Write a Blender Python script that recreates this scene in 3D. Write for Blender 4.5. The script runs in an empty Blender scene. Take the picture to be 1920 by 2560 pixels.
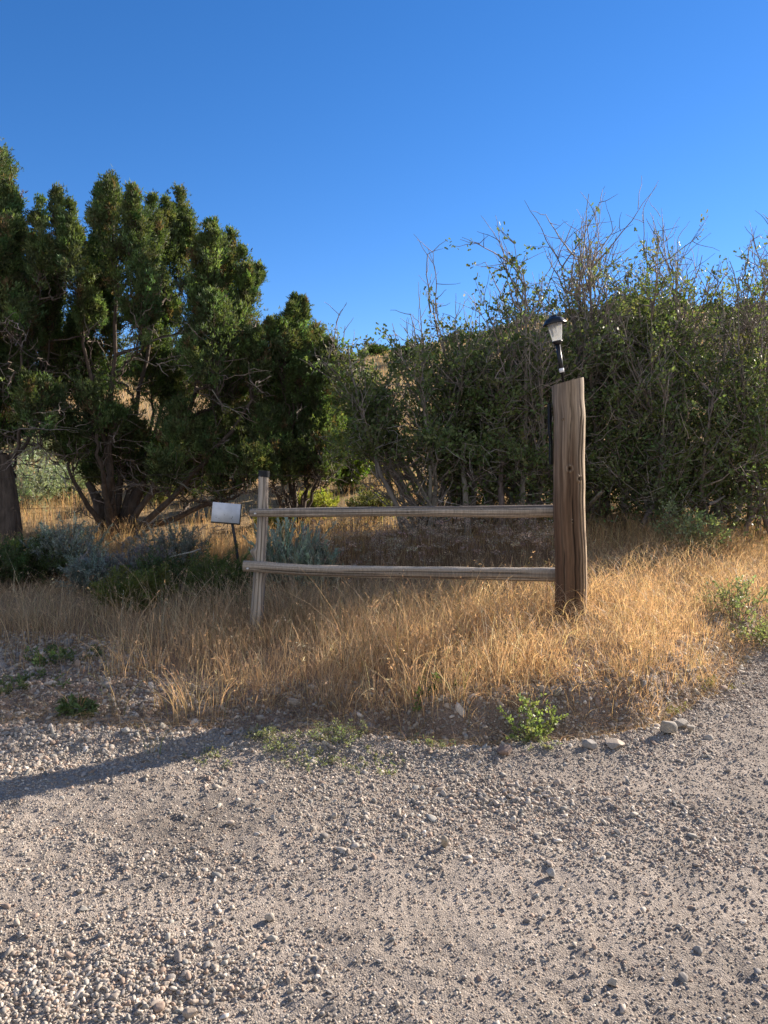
import bpy, math, random
import numpy as np
from mathutils import Vector, Matrix
R = math.radians
rng = np.random.default_rng(7)
C = bpy.context.scene.collection
sc = bpy.context.scene

# ---------------------------------------------------------------- camera, sky, sun, exposure
CAM_H, PITCH, F = 1.6, math.atan(116/1920), 1920.0
cam = bpy.data.cameras.new('camera'); camo = bpy.data.objects.new('camera', cam); C.objects.link(camo)
cam.sensor_fit = 'VERTICAL'; cam.sensor_height = 36; cam.lens = 27; cam.clip_start = .05; cam.clip_end = 3000
camo.location = (0, 0, CAM_H); camo.rotation_euler = (R(90)-PITCH, 0, 0)
sc.camera = camo
SUN_AZ, SUN_EL = R(54), R(23)
w = bpy.data.worlds.new('World'); sc.world = w; w.use_nodes = True
nt = w.node_tree; bg = nt.nodes['Background']
sky = nt.nodes.new('ShaderNodeTexSky'); sky.sky_type = 'NISHITA'; sky.sun_disc = False
sky.sun_elevation = SUN_EL; sky.sun_rotation = SUN_AZ; sky.altitude = 2100
sky.air_density = 1.15; sky.dust_density = 0.15; sky.ozone_density = 4.5
hsv = nt.nodes.new('ShaderNodeHueSaturation'); hsv.inputs['Saturation'].default_value = 1.205
tin = nt.nodes.new('ShaderNodeVectorMath'); tin.operation = 'MULTIPLY'; tin.inputs[1].default_value = (.99, .872, .965)
nt.links.new(sky.outputs[0], hsv.inputs['Color']); nt.links.new(hsv.outputs[0], tin.inputs[0]); 
# fill light: made-up bright cloud added to the unseen sky behind the camera
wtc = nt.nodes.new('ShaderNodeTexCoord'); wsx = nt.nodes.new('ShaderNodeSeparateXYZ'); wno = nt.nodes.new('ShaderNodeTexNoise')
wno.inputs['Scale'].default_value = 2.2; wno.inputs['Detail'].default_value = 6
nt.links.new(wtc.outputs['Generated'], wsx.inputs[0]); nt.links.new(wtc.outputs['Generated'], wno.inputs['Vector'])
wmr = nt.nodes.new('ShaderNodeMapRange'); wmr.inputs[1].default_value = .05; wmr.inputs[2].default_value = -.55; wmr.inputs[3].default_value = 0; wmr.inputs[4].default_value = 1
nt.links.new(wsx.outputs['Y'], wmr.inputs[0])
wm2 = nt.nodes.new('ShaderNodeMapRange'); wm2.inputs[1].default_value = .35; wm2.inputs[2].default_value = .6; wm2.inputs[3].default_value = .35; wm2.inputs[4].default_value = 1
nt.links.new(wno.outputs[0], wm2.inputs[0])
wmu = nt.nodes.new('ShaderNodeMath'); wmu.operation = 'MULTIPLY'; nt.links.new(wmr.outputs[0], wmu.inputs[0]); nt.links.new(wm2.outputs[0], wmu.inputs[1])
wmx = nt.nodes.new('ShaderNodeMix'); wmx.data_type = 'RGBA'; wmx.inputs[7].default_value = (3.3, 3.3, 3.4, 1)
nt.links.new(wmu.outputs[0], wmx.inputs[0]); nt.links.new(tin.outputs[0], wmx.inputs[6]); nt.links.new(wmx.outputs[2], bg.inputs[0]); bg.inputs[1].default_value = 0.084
sd = Vector((math.sin(SUN_AZ)*math.cos(SUN_EL), math.cos(SUN_AZ)*math.cos(SUN_EL), math.sin(SUN_EL)))
sl = bpy.data.lights.new('sun', 'SUN'); so = bpy.data.objects.new('sun', sl); C.objects.link(so)
sl.energy = 5.0; sl.angle = R(.53); sl.color = (1, .87, .74)
so.rotation_euler = sd.to_track_quat('Z', 'Y').to_euler(); so.location = (20, 15, 12)
sc.view_settings.view_transform = 'Standard'; sc.view_settings.look = 'None'
sc.view_settings.gamma = 1; sc.view_settings.exposure = 1.22
sc.cycles.max_bounces = 8; sc.cycles.diffuse_bounces = 5; sc.cycles.glossy_bounces = 2
sc.cycles.transmission_bounces = 4; sc.cycles.transparent_max_bounces = 8
sc.cycles.caustics_reflective = False; sc.cycles.caustics_refractive = False

# ---------------------------------------------------------------- helpers
def nrm(a): return a/np.maximum(np.linalg.norm(a, axis=-1, keepdims=True), 1e-9)
def sstep(a, b, x):
    t = np.clip((x-a)/(b-a), 0, 1); return t*t*(3-2*t)
def _hash(i, j, s):
    n = (i*374761393 + j*668265263 + s*1442695041) & 0xffffffff
    n = ((n ^ (n >> 13))*1274126177) & 0xffffffff
    return ((n ^ (n >> 16)) & 0xffff)/65535.0
def vnoise(x, y, s=0):
    x = np.asarray(x, float); y = np.asarray(y, float)
    xi = np.floor(x).astype(np.int64); yi = np.floor(y).astype(np.int64)
    u = x-xi; v = y-yi; u = u*u*(3-2*u); v = v*v*(3-2*v)
    return (_hash(xi, yi, s)*(1-u)*(1-v)+_hash(xi+1, yi, s)*u*(1-v)+_hash(xi, yi+1, s)*(1-u)*v+_hash(xi+1, yi+1, s)*u*v)*2-1
def fbm(x, y, s=0, o=4):
    r = 0; a = .5
    for k in range(o): r = r+a*vnoise(x*2**k, y*2**k, s+k*17); a *= .5
    return r

class MB:
    def __init__(s): s.v = []; s.f = {3: [], 4: []}; s.c = []; s.n = 0
    def add(s, v, f, col):
        v = np.asarray(v, float).reshape(-1, 3); f = np.asarray(f, np.int64)
        c = np.broadcast_to(np.asarray(col, float), (len(v), 3))
        s.v.append(v); s.c.append(c); s.f[f.shape[1]].append(f+s.n); s.n += len(v)
    def build(s, name, mat, parent=None, smooth=False):
        v = np.concatenate(s.v); c = np.concatenate(s.c)
        me = bpy.data.meshes.new(name)
        me.vertices.add(len(v)); me.vertices.foreach_set('co', v.astype(np.float32).ravel())
        li, ls, st = [], [], 0
        for k in (3, 4):
            if s.f[k]:
                f = np.concatenate(s.f[k]); li.append(f.ravel()); ls.append(st+np.arange(len(f))*k); st += f.size
        li = np.concatenate(li); ls = np.concatenate(ls)
        me.loops.add(len(li)); me.loops.foreach_set('vertex_index', li.astype(np.int32))
        me.polygons.add(len(ls)); me.polygons.foreach_set('loop_start', ls.astype(np.int32))
        if smooth: me.polygons.foreach_set('use_smooth', np.ones(len(ls), bool))
        me.update(calc_edges=True)
        a = me.attributes.new('col', 'FLOAT_COLOR', 'POINT')
        a.data.foreach_set('color', np.concatenate([c, np.ones((len(c), 1))], 1).astype(np.float32).ravel())
        me.materials.append(mat)
        o = bpy.data.objects.new(name, me); C.objects.link(o)
        if parent: o.parent = parent
        return o

def tag(o, label=None, cat=None, group=None, kind=None):
    if label: o['label'] = label
    if cat: o['category'] = cat
    if group: o['group'] = group
    if kind: o['kind'] = kind
    return o
def empty(name, loc, label, cat, group=None):
    o = bpy.data.objects.new(name, None); C.objects.link(o); o.location = loc; o.empty_display_size = .2
    return tag(o, label, cat, group)
def local(o, *children):            # children were built in world space: shift under the empty
    for c in children:
        c.parent = o; c.matrix_parent_inverse = Matrix.Translation(-Vector(o.location))

def tubes(mb, paths, rad, k, col):
    paths = np.asarray(paths, float); rad = np.asarray(rad, float); Pn, N, _ = paths.shape
    t = nrm(np.gradient(paths, axis=1))
    ref = nrm(rng.normal(size=(Pn, 1, 3)))
    u = nrm(np.cross(t, ref)); vv = np.cross(t, u)
    a = np.arange(k)*2*np.pi/k
    ring = paths[:, :, None]+rad[:, :, None, None]*(np.cos(a)[:, None]*u[:, :, None]+np.sin(a)[:, None]*vv[:, :, None])
    idx = np.arange(Pn*N*k).reshape(Pn, N, k)
    q = np.stack([idx[:, :-1], np.roll(idx, -1, 2)[:, :-1], np.roll(idx, -1, 2)[:, 1:], idx[:, 1:]], -1).reshape(-1, 4)
    col = np.asarray(col, float)
    if col.ndim == 2: col = np.repeat(col, N*k, 0)
    mb.add(ring, q, col)

def quads_leaf(mb, pos, d, L, W, col, sides=None):      # rhombus leaves
    n = len(pos); d = nrm(d)
    s = nrm(np.cross(d, rng.normal(size=(n, 3)))) if sides is None else sides
    L = np.broadcast_to(L, (n,))[:, None]; W = np.broadcast_to(W, (n,))[:, None]
    v = np.stack([pos, pos+d*L*.45+s*W*.5, pos+d*L, pos+d*L*.45-s*W*.5], 1)
    mb.add(v, np.arange(n*4).reshape(n, 4), np.repeat(col, 4, 0))

_lf = np.array([(0, .5), (0, 0), (.26, .3), (.13, .45), (.33, .68), (0, 1), (-.33, .68), (-.13, .45), (-.26, .3)])
def oak_leaves(mb, pos, d, L, col):
    n = len(pos); d = nrm(d); s = nrm(np.cross(d, rng.normal(size=(n, 3)))); nn = np.cross(s, d)
    x = _lf[:, 0][None, :, None]; y = _lf[:, 1][None, :, None]
    cup = rng.normal(.25, .25, (n, 1, 1))
    v = pos[:, None]+L[:, None, None]*(x*s[:, None]+y*d[:, None]+(np.abs(x)*cup-y*y*.25*np.abs(cup))*nn[:, None])
    b = np.arange(n)[:, None, None]*9
    tri = np.array([(0, 1, 2), (0, 2, 3), (0, 3, 4), (0, 4, 5), (0, 5, 6), (0, 6, 7), (0, 7, 8), (0, 8, 1)])[None]
    mb.add(v, (tri+b).reshape(-1, 3), np.repeat(col, 9, 0))

def colvar(base, n, v=.25, hue=.1):
    b = np.asarray(base, float)[None]
    return np.clip(b*np.exp(rng.normal(0, v, (n, 1)))*np.exp(rng.normal(0, hue, (n, 3))), 0, .95)

def P(px, py, d):                                       # photo pixel at depth d -> world
    X = (px-960)/F; Y = -(py-1280)/F
    dy = math.cos(PITCH)+Y*math.sin(PITCH); dz = -math.sin(PITCH)+Y*math.cos(PITCH)
    return np.array((X/dy*d, d, CAM_H+dz/dy*d))

# ---------------------------------------------------------------- materials
def nodes_of(name):
    m = bpy.data.materials.new(name); m.use_nodes = True
    return m, m.node_tree, m.node_tree.nodes['Principled BSDF'], m.node_tree.nodes['Material Output']
def attr(nt):
    a = nt.nodes.new('ShaderNodeAttribute'); a.attribute_name = 'col'; return a.outputs['Color']
def mult_noise(nt, col, scale, lo, hi, detail=5, vec=None, rough=.6):
    tc = nt.nodes.new('ShaderNodeTexCoord'); n = nt.nodes.new('ShaderNodeTexNoise')
    n.inputs['Scale'].default_value = scale; n.inputs['Detail'].default_value = detail; n.inputs['Roughness'].default_value = rough
    if vec:
        mp = nt.nodes.new('ShaderNodeMapping'); mp.inputs['Scale'].default_value = vec
        nt.links.new(tc.outputs['Object'], mp.inputs[0]); nt.links.new(mp.outputs[0], n.inputs['Vector'])
    else: nt.links.new(tc.outputs['Object'], n.inputs['Vector'])
    mr = nt.nodes.new('ShaderNodeMapRange'); mr.inputs[1].default_value = .3; mr.inputs[2].default_value = .7
    mr.inputs[3].default_value = lo; mr.inputs[4].default_value = hi
    nt.links.new(n.outputs[0], mr.inputs[0])
    vm = nt.nodes.new('ShaderNodeVectorMath'); vm.operation = 'SCALE'
    nt.links.new(col, vm.inputs[0]); nt.links.new(mr.outputs[0], vm.inputs['Scale'])
    return vm.outputs[0], n.outputs[0]
def bump(nt, bsdf, h, strength, dist):
    b = nt.nodes.new('ShaderNodeBump'); b.inputs['Strength'].default_value = strength; b.inputs['Distance'].default_value = dist
    nt.links.new(h, b.inputs['Height']); nt.links.new(b.outputs[0], bsdf.inputs['Normal'])
def leaf_mat(name, trans=.35, rough=.45, spec=.5, tint=(1.15, 1.2, .6)):
    m, nt, b, out = nodes_of(name); c = attr(nt)
    nt.links.new(c, b.inputs['Base Color']); b.inputs['Roughness'].default_value = rough
    b.inputs['Specular IOR Level'].default_value = spec
    t = nt.nodes.new('ShaderNodeBsdfTranslucent'); vm = nt.nodes.new('ShaderNodeVectorMath'); vm.operation = 'MULTIPLY'
    vm.inputs[1].default_value = tint; nt.links.new(c, vm.inputs[0]); nt.links.new(vm.outputs[0], t.inputs['Color'])
    mx = nt.nodes.new('ShaderNodeMixShader'); mx.inputs[0].default_value = trans
    nt.links.new(b.outputs[0], mx.inputs[1]); nt.links.new(t.outputs[0], mx.inputs[2]); nt.links.new(mx.outputs[0], out.inputs[0])
    return m
def attr_mat(name, rough=.85, scale=40, lo=.7, hi=1.25, vec=None, bs=.4, bd=.01, spec=.3):
    m, nt, b, out = nodes_of(name); c = attr(nt)
    c2, h = mult_noise(nt, c, scale, lo, hi, vec=vec); nt.links.new(c2, b.inputs['Base Color'])
    b.inputs['Roughness'].default_value = rough; b.inputs['Specular IOR Level'].default_value = spec
    if bs: bump(nt, b, h, bs, bd)
    return m
def flat_mat(name, col, rough=.5, metal=0, scale=60):
    m, nt, b, out = nodes_of(name); rgb = nt.nodes.new('ShaderNodeRGB'); rgb.outputs[0].default_value = (*col, 1)
    c2, h = mult_noise(nt, rgb.outputs[0], scale, .8, 1.15); nt.links.new(c2, b.inputs['Base Color'])
    b.inputs['Roughness'].default_value = rough; b.inputs['Metallic'].default_value = metal
    return m
M_leaf = leaf_mat('oak_leaf', .42, .5, .22)
M_jun = leaf_mat('juniper_scale', .38, .65, .25, (1.1, 1.15, .5))
M_herb = leaf_mat('herb_leaf', .4, .5, .4)
M_sage = leaf_mat('sage_leaf', .25, .7, .2, (1, 1, .8))
M_grass = leaf_mat('dry_grass_blade', .45, .55, .35, (1.15, 1.0, .75))
M_bark = attr_mat('bark', .9, 25, .55, 1.4, (1, 1, .25), .8, .02)
M_twig = attr_mat('twig', .75, 60, .75, 1.25, None, 0)
M_stone = attr_mat('stone', .8, 90, .72, 1.22, None, .4, .003)
M_wood = attr_mat('weathered_wood', .8, 9, .72, 1.22, (9, 9, .6), .5, .006, .25)
M_black = flat_mat('black_plastic', (.012, .014, .018), .38)
M_white = flat_mat('white_paint', (.9, .9, .9), .6, 0, 8)
M_wire = flat_mat('rusty_wire', (.06, .045, .035), .7)
M_metal = flat_mat('zinc_bolt', (.6, .6, .58), .35, .8)
M_felt = flat_mat('black_felt', (.015, .017, .02), .8)
def ground_mat():
    m, nt, b, out = nodes_of('earth_and_grit'); c = attr(nt)
    c1, h1 = mult_noise(nt, c, 7, .85, 1.13, 6)
    c2, h2 = mult_noise(nt, c1, 130, .78, 1.2, 4, None, .7)
    tc = nt.nodes.new('ShaderNodeTexCoord')
    vo = nt.nodes.new('ShaderNodeTexVoronoi'); vo.inputs['Scale'].default_value = 150; vo.inputs['Randomness'].default_value = 1
    nt.links.new(tc.outputs['Object'], vo.inputs['Vector'])
    mr = nt.nodes.new('ShaderNodeMapRange'); mr.inputs[3].default_value = .68; mr.inputs[4].default_value = 1.28
    sp = nt.nodes.new('ShaderNodeSeparateColor'); nt.links.new(vo.outputs['Color'], sp.inputs[0]); nt.links.new(sp.outputs[0], mr.inputs[0])
    vs = nt.nodes.new('ShaderNodeVectorMath'); vs.operation = 'SCALE'; nt.links.new(c2, vs.inputs[0]); nt.links.new(mr.outputs[0], vs.inputs['Scale']); c2 = vs.outputs[0]
    ad = nt.nodes.new('ShaderNodeMath'); ad.operation = 'MULTIPLY_ADD'; ad.inputs[1].default_value = -.7
    nt.links.new(vo.outputs['Distance'], ad.inputs[0]); nt.links.new(h2, ad.inputs[2]); h2 = ad.outputs[0]
    nt.links.new(c2, b.inputs['Base Color']); b.inputs['Roughness'].default_value = .95; b.inputs['Specular IOR Level'].default_value = .15
    bump(nt, b, h2, 1.0, .0075)
    return m
M_ground = ground_mat()
def glass_mat():
    m, nt, b, out = nodes_of('clear_lens'); b.inputs['Base Color'].default_value = (.85, .88, .88, 1); b.inputs['Roughness'].default_value = .12
    t = nt.nodes.new('ShaderNodeBsdfTransparent'); mx = nt.nodes.new('ShaderNodeMixShader')
    tl = nt.nodes.new('ShaderNodeBsdfTranslucent'); tl.inputs[0].default_value = (.85, .87, .86, 1)
    m2 = nt.nodes.new('ShaderNodeMixShader'); m2.inputs[0].default_value = .5
    nt.links.new(b.outputs[0], m2.inputs[1]); nt.links.new(tl.outputs[0], m2.inputs[2])
    lw = nt.nodes.new('ShaderNodeLayerWeight'); lw.inputs[0].default_value = .35
    mr = nt.nodes.new('ShaderNodeMapRange'); mr.inputs[3].default_value = .28; mr.inputs[4].default_value = .8
    nt.links.new(lw.outputs['Facing'], mr.inputs[0]); nt.links.new(mr.outputs[0], mx.inputs[0])
    nt.links.new(t.outputs[0], mx.inputs[1]); nt.links.new(m2.outputs[0], mx.inputs[2]); nt.links.new(mx.outputs[0], out.inputs[0])
    return m
M_glass = glass_mat()

# ---------------------------------------------------------------- terrain
EX = [-40, -6, -3, -1.2, -.3, .55, 1.1, 1.66, 2.3, 3.2, 4.6, 8, 40]
EY = [6.2, 5.0, 4.75, 4.5, 4.42, 4.3, 4.36, 4.62, 5.3, 6.5, 7.9, 10.5, 22]
def edge(x): return np.interp(x, EX, EY)+.05*vnoise(np.asarray(x)*2.3, 0*np.asarray(x), 5)
FD = [0, 6, 8, 12, 16, 25, 40, 60, 90, 130, 200, 500, 3000]
FZ = [0, .0, .12, .58, 1.3, 3.2, 5.8, 9.9, 13.0, 15.5, 18, 26, 26]
def terrain(x, y, fine=True):
    x = np.asarray(x, float); y = np.asarray(y, float)
    E = edge(x); q = y-E
    Hb = .09+.06*sstep(-1.6, .4, x)+.05*sstep(.5, 1.4, x)
    cut = sstep(-.1, .4, x)*(1-sstep(1.9, 2.6, x))          # cut bank with a small ditch
    wdt = .75-.33*cut
    z = Hb*sstep(0.05, wdt, q)+(.07+.09*sstep(-1.5, 1, x))*sstep(wdt*.7, wdt+1.3, q)
    z = z-.07*cut*np.exp(-((q-.1)/.13)**2)
    z = z+.03*np.exp(-((q+.12)/.16)**2)*(x < 2.2)            # little windrow of gravel along the edge
    z = z*(1-sstep(0, 3, np.maximum(x-3.5, 0)))+np.interp(y, FD, FZ)
    az = x/np.maximum(y, 1)
    z = z+sstep(-.06, .33, az)*np.interp(y, [0, 28, 90, 200, 3000], [0, 0, 6.2, 13, 13])
    z = z-sstep(-.1, -.6, az)*np.interp(y, [0, 25, 60, 200, 3000], [0, 0, 2, 6, 6])
    z = z+.07*fbm(x*.5, y*.5, 3, 2)*sstep(.2, 2, q)+sstep(20, 60, y)*1.2*fbm(x*.05, y*.05, 9)
    z = z+.018*fbm(x*.9, y*1.3, 11, 2)
    tr = np.exp(-((y-2.75-.06*x+.1*np.sin(x))/.15)**2)+.7*np.exp(-((y-4.02+.05*x)/.17)**2)*(q < -.2)
    z = z-.012*tr
    if fine: z = z+tr*.003*np.sin(x*150+8*vnoise(x*2, y*6, 8))+(1-.6*np.minimum(tr, 1))*(.012*fbm(x*9, y*9, 21, 3)+.007*fbm(x*28, y*28, 23, 2)+.010*np.maximum(vnoise(x*23, y*23, 31), 0)*(.3+.7*sstep(-.15, .3, vnoise(x*.9, y*.9, 44))))*(1+3.4*np.exp(-((q-.3)/.35)**2))+.022*fbm(x*5, y*5, 25, 3)*np.exp(-((q-.3)/.35)**2)
    return z
def gz(x, y): return float(terrain(x, y))
def Gp(px, py):                                          # photo pixel -> point on the ground
    for d in np.arange(1.8, 80, .02):
        p = P(px, py, d)
        if p[2] <= float(terrain(p[0], d, False)): return p
    return p
def axis(a, b, step, far_lo, far_hi, g=1.12):
    m = np.arange(a, b+step/2, step); lo = []; s = step; v = a
    while v > far_lo: s *= g; v -= s; lo.append(v)
    hi = []; s = step; v = m[-1]
    while v < far_hi: s *= g; v += s; hi.append(v)
    return np.concatenate([lo[::-1], m, hi])
def build_ground():
    xs = axis(-3.6, 3.6, .015, -600, 600); ys = axis(1.9, 6.2, .015, -120, 900, 1.07)
    X, Y = np.meshgrid(xs, ys); Z = terrain(X, Y)
    q = Y-edge(X)
    n = fbm(X*1.2, Y*1.2, 50); n2 = fbm(X*6, Y*6, 60)
    road = np.array((.325, .282, .235)); soil = np.array((.27, .205, .16)); dry = np.array((.36, .26, .14)); litter = np.array((.27, .19, .115))
    f = lambda a: a[..., None]
    track = np.exp(-((Y-2.75-.06*X+.1*np.sin(X))/.16)**2)+np.exp(-((Y-4.05+.05*X)/.2)**2)*.6
    col = road*(1+.38*f(n)+.16*f(n2)+.14*f(track))
    k = f(sstep(-.1, .25, q+.15*n2)); col = col*(1-k)+soil*(1+.2*f(n2))*k
    k = f(sstep(.7, 1.6, q+.3*n)); col = col*(1-k)+litter*(1+.3*f(n2))*k
    k = f(sstep(10, 13, Y)); col = col*(1-k)+dry*(1+.3*f(n)+.3*f(n2))*k
    k = f(sstep(30, 42, Y)*(.5+.5*sstep(-.1, .2, fbm(X*.12, Y*.12, 71)))); col = col*(1-k)+np.array((.17, .15, .07))*k
    ny, nx = X.shape; idx = np.arange(ny*nx).reshape(ny, nx)
    quads = np.stack([idx[:-1, :-1], idx[:-1, 1:], idx[1:, 1:], idx[1:, :-1]], -1).reshape(-1, 4)
    V = np.stack([X, Y, Z], -1).reshape(-1, 3); col = np.clip(col.reshape(-1, 3), .01, .9)
    yc = Y.ravel()[quads].mean(1); qc = q.ravel()[quads].mean(1)
    for name, sel in (('gravel_road', qc < 0), ('ground', (qc >= 0) & (yc < 26)), ('hill', (qc >= 0) & (yc >= 26))):
        fq = quads[sel]; u, inv = np.unique(fq, return_inverse=True)
        mb = MB(); mb.add(V[u], inv.reshape(-1, 4), col[u]); tag(mb.build(name, M_ground, smooth=True), kind='structure')
build_ground()

# ---------------------------------------------------------------- gravel and rocks
def ico(sub):
    t = (1+5**.5)/2
    v = [(-1, t, 0), (1, t, 0), (-1, -t, 0), (1, -t, 0), (0, -1, t), (0, 1, t), (0, -1, -t), (0, 1, -t), (t, 0, -1), (t, 0, 1), (-t, 0, -1), (-t, 0, 1)]
    f = [(0, 11, 5), (0, 5, 1), (0, 1, 7), (0, 7, 10), (0, 10, 11), (1, 5, 9), (5, 11, 4), (11, 10, 2), (10, 7, 6), (7, 1, 8), (3, 9, 4), (3, 4, 2), (3, 2, 6), (3, 6, 8), (3, 8, 9), (4, 9, 5), (2, 4, 11), (6, 2, 10), (8, 6, 7), (9, 8, 1)]
    v = [tuple(nrm(np.array(a, float))) for a in v]
    for _ in range(sub):
        cache = {}; nf = []
        def mid(a, b):
            k = (min(a, b), max(a, b))
            if k not in cache: cache[k] = len(v); v.append(tuple(nrm(np.array(v[a])+np.array(v[b]))))
            return cache[k]
        for a, b, c in f:
            x, y, z = mid(a, b), mid(b, c), mid(c, a); nf += [(a, x, z), (b, y, x), (c, z, y), (x, y, z)]
        f = nf
    return np.array(v), np.array(f)
def rock_shape(sub, s):
    v, f = ico(sub); r = np.random.default_rng(s); v = v.copy()
    for _ in range(12):                                   # flat facets: clip by random planes
        n = nrm(r.normal(size=3)); h = r.uniform(.5, .9); dd = v@n; v -= np.maximum(dd-h, 0)[:, None]*n
    v *= 1+.05*r.normal(size=(len(v), 1))*(sub < 2)
    return v, f
def rotm(n):
    q = nrm(rng.normal(size=(n, 4))*np.array([1, .35, .35, 1])); a, b, c, d = q.T
    return np.stack([1-2*(c*c+d*d), 2*(b*c-a*d), 2*(b*d+a*c), 2*(b*c+a*d), 1-2*(b*b+d*d), 2*(c*d-a*b), 2*(b*d-a*c), 2*(c*d+a*b), 1-2*(b*b+c*c)], 1).reshape(n, 3, 3)
STC = np.array([(.40, .335, .27), (.34, .29, .24), (.44, .385, .31), (.36, .27, .205), (.26, .24, .215), (.54, .48, .40), (.32, .305, .265)])
def scatter(mb, x, y, r, sub, sink=.25):
    n = len(x)
    if n == 0: return
    sh = np.random.default_rng(5)
    z = terrain(x, y)
    var = rng.integers(0, 6, n); cols = STC[rng.integers(0, len(STC), n)]*np.exp(rng.normal(0, .16, (n, 1)))
    for k in range(6):
        s = var == k; m = s.sum()
        if not m: continue
        v, f = rock_shape(sub, k+10*sub)
        scl = r[s][:, None]*np.stack([rng.uniform(.95, 1.65, m), rng.uniform(.75, 1.15, m), rng.uniform(.45, .9, m)], 1)*1.12
        p = np.einsum('nij,nvj->nvi', rotm(m), v[None]*scl[:, None])
        p += np.stack([x[s], y[s], z[s]+r[s]*(.42-sink)], 1)[:, None]
        mb.add(p, (f[None]+np.arange(m)[:, None, None]*len(v)).reshape(-1, 3), np.repeat(cols[s], len(v), 0))
def dens(x, y):
    q = y-edge(x)
    d = .13+.6*sstep(-.1, .35, vnoise(x*.9, y*1.5, 44))+.5*sstep(0, .45, fbm(x*2.2, y*3.4, 45))
    d = d+.9*np.exp(-((q+.25)/.3)**2)*(.4+.6*sstep(-.3, .3, vnoise(x*1.3, y*1.3, 46)))
    d = d+1.5*np.exp(-(((x+.95)/.42)**2+((y-2.26)/.12)**2))             # pebble heap at the near corner
    d = d+1.1*np.exp(-(((x-.55)/.33)**2+((y-3.62)/.16)**2))
    d = d+.9*np.exp(-(((x+1.9)/.9)**2+((y-4.35)/.45)**2))
    tr = np.exp(-((y-2.75-.06*x+.1*np.sin(x))/.16)**2)
    return np.clip(d*(1-.75*tr), 0, 2.2)/2.2
def gravel():
    mb = MB()
    def sample(n, x0, x1, y0, y1, keep):
        x = rng.uniform(x0, x1, n); y = rng.uniform(y0, y1, n); k = keep(x, y)
        k = k & (np.abs(x) < .68*y+.6); return x[k], y[k]
    onroad = lambda x, y: (rng.random(len(x)) < dens(x, y)) & (y < edge(x)+.75)
    x, y = sample(290000, -4.2, 4.6, 1.9, 6.2, lambda x, y: (rng.random(len(x)) < np.clip(.27+1.6*dens(x, y), 0, 1)) & (y < edge(x)+.5)); scatter(mb, x, y, rng.uniform(.0026, .0060, len(x)), 0)
    x, y = sample(105000, -4.2, 4.6, 1.9, 7, onroad); scatter(mb, x, y, np.minimum(.0058*np.exp(rng.gamma(1.5, .2, len(x))), .0125), 0)
    x, y = sample(17000, -4.2, 4.8, 1.9, 7.2, lambda x, y: onroad(x, y)); scatter(mb, x, y, np.minimum(.0085*np.exp(rng.gamma(1.2, .24, len(x))), .0185), 1)
    heap = lambda x, y: rng.random(len(x)) < np.exp(-(((x+.95)/.4)**2+((y-2.24)/.11)**2))
    x, y = sample(9000, -2.2, .2, 1.9, 2.75, heap); scatter(mb, x, y, rng.uniform(.004, .0105, len(x)), 1, .1)
    hp2 = lambda x, y: rng.random(len(x)) < np.exp(-(((x-.55)/.28)**2+((y-3.62)/.14)**2))
    x, y = sample(2600, -.5, 1.6, 3.2, 4.1, hp2); scatter(mb, x, y, rng.uniform(.006, .017, len(x)), 1, .1)
    verge = lambda x, y: (y > edge(x)-.1) & (y < edge(x)+.7+1.0*sstep(-1.2, -2.2, x)) & (rng.random(len(x)) < .6)
    x, y = sample(75000, -5, 4.5, 4, 7.5, verge); scatter(mb, x, y, rng.uniform(.005, .017, len(x)), 0)
    x, y = sample(3200, -5, 4.5, 4, 7.5, verge); scatter(mb, x, y, rng.uniform(.018, .034, len(x)), 1)
    lft = lambda x, y: (rng.random(len(x)) < np.exp(-(((x+2.1)/.9)**2+((y-4.45)/.4)**2)))
    x, y = sample(5200, -4, -.4, 3.7, 5.3, lft); scatter(mb, x, y, rng.uniform(.006, .019, len(x)), 1)
    o = mb.build('gravel', M_stone); tag(o, 'loose grey and tan gravel strewn over the dirt road', 'gravel', kind='stuff')
gravel()
def rock(px, py, wpx, hpx, label, col, seed, name='rock'):
    p = Gp(px, py+hpx*.35); d = p[1]; wr = wpx/F*d/2; hr = hpx/F*d/2
    v, f = rock_shape(3, seed); r = np.random.default_rng(seed+50)
    v = v*np.array((wr*1.08, wr*.85, hr*1.25)); v *= 1+.04*fbm(v[:, :1]*40+seed, v[:, 1:2]*40+v[:, 2:]*31, seed)
    mb = MB(); v = v+np.array((0, 0, hr*.75))
    mb.add(v, f, np.clip(np.array(col)*(1+.25*fbm(v[:, :1]*30, v[:, 2:]*60, seed+3)), .02, .9))
    o = mb.build(name, M_stone, smooth=True); o.location = (p[0], p[1], gz(p[0], p[1])); tag(o, label, 'rock', 'larger stones along the road edge')
rock(1668, 1826, 46, 36, 'big rounded grey stone at the right end of the cut bank', (.33, .30, .25), 1)
rock(1704, 1808, 42, 22, 'flat angular tan stone leaning behind the big rounded grey stone', (.36, .32, .26), 2)
rock(1474, 1860, 38, 24, 'grey cobble at the foot of the cut bank beside a broad pale stone', (.30, .28, .25), 3)
rock(1534, 1860, 58, 20, 'broad pale tan stone half buried at the foot of the cut bank', (.40, .34, .27), 4)
rock(1110, 2115, 24, 30, 'egg-shaped tan stone standing alone in the middle of the road', (.33, .28, .21), 5)
rock(1262, 1872, 40, 28, 'reddish brown block of stone in the ditch below the grass', (.26, .19, .15), 6)
rock(918, 1818, 44, 26, 'smooth brownish stone set in the shaded bank under dry grass', (.24, .20, .17), 7)
rock(1726, 1822, 22, 20, 'small tan stone just right of the big rounded grey stone', (.36, .32, .26), 8)
rock(1376, 2187, 22, 24, 'round whitish stone casting a shadow on the right half of the road', (.42, .40, .36), 9)
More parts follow.
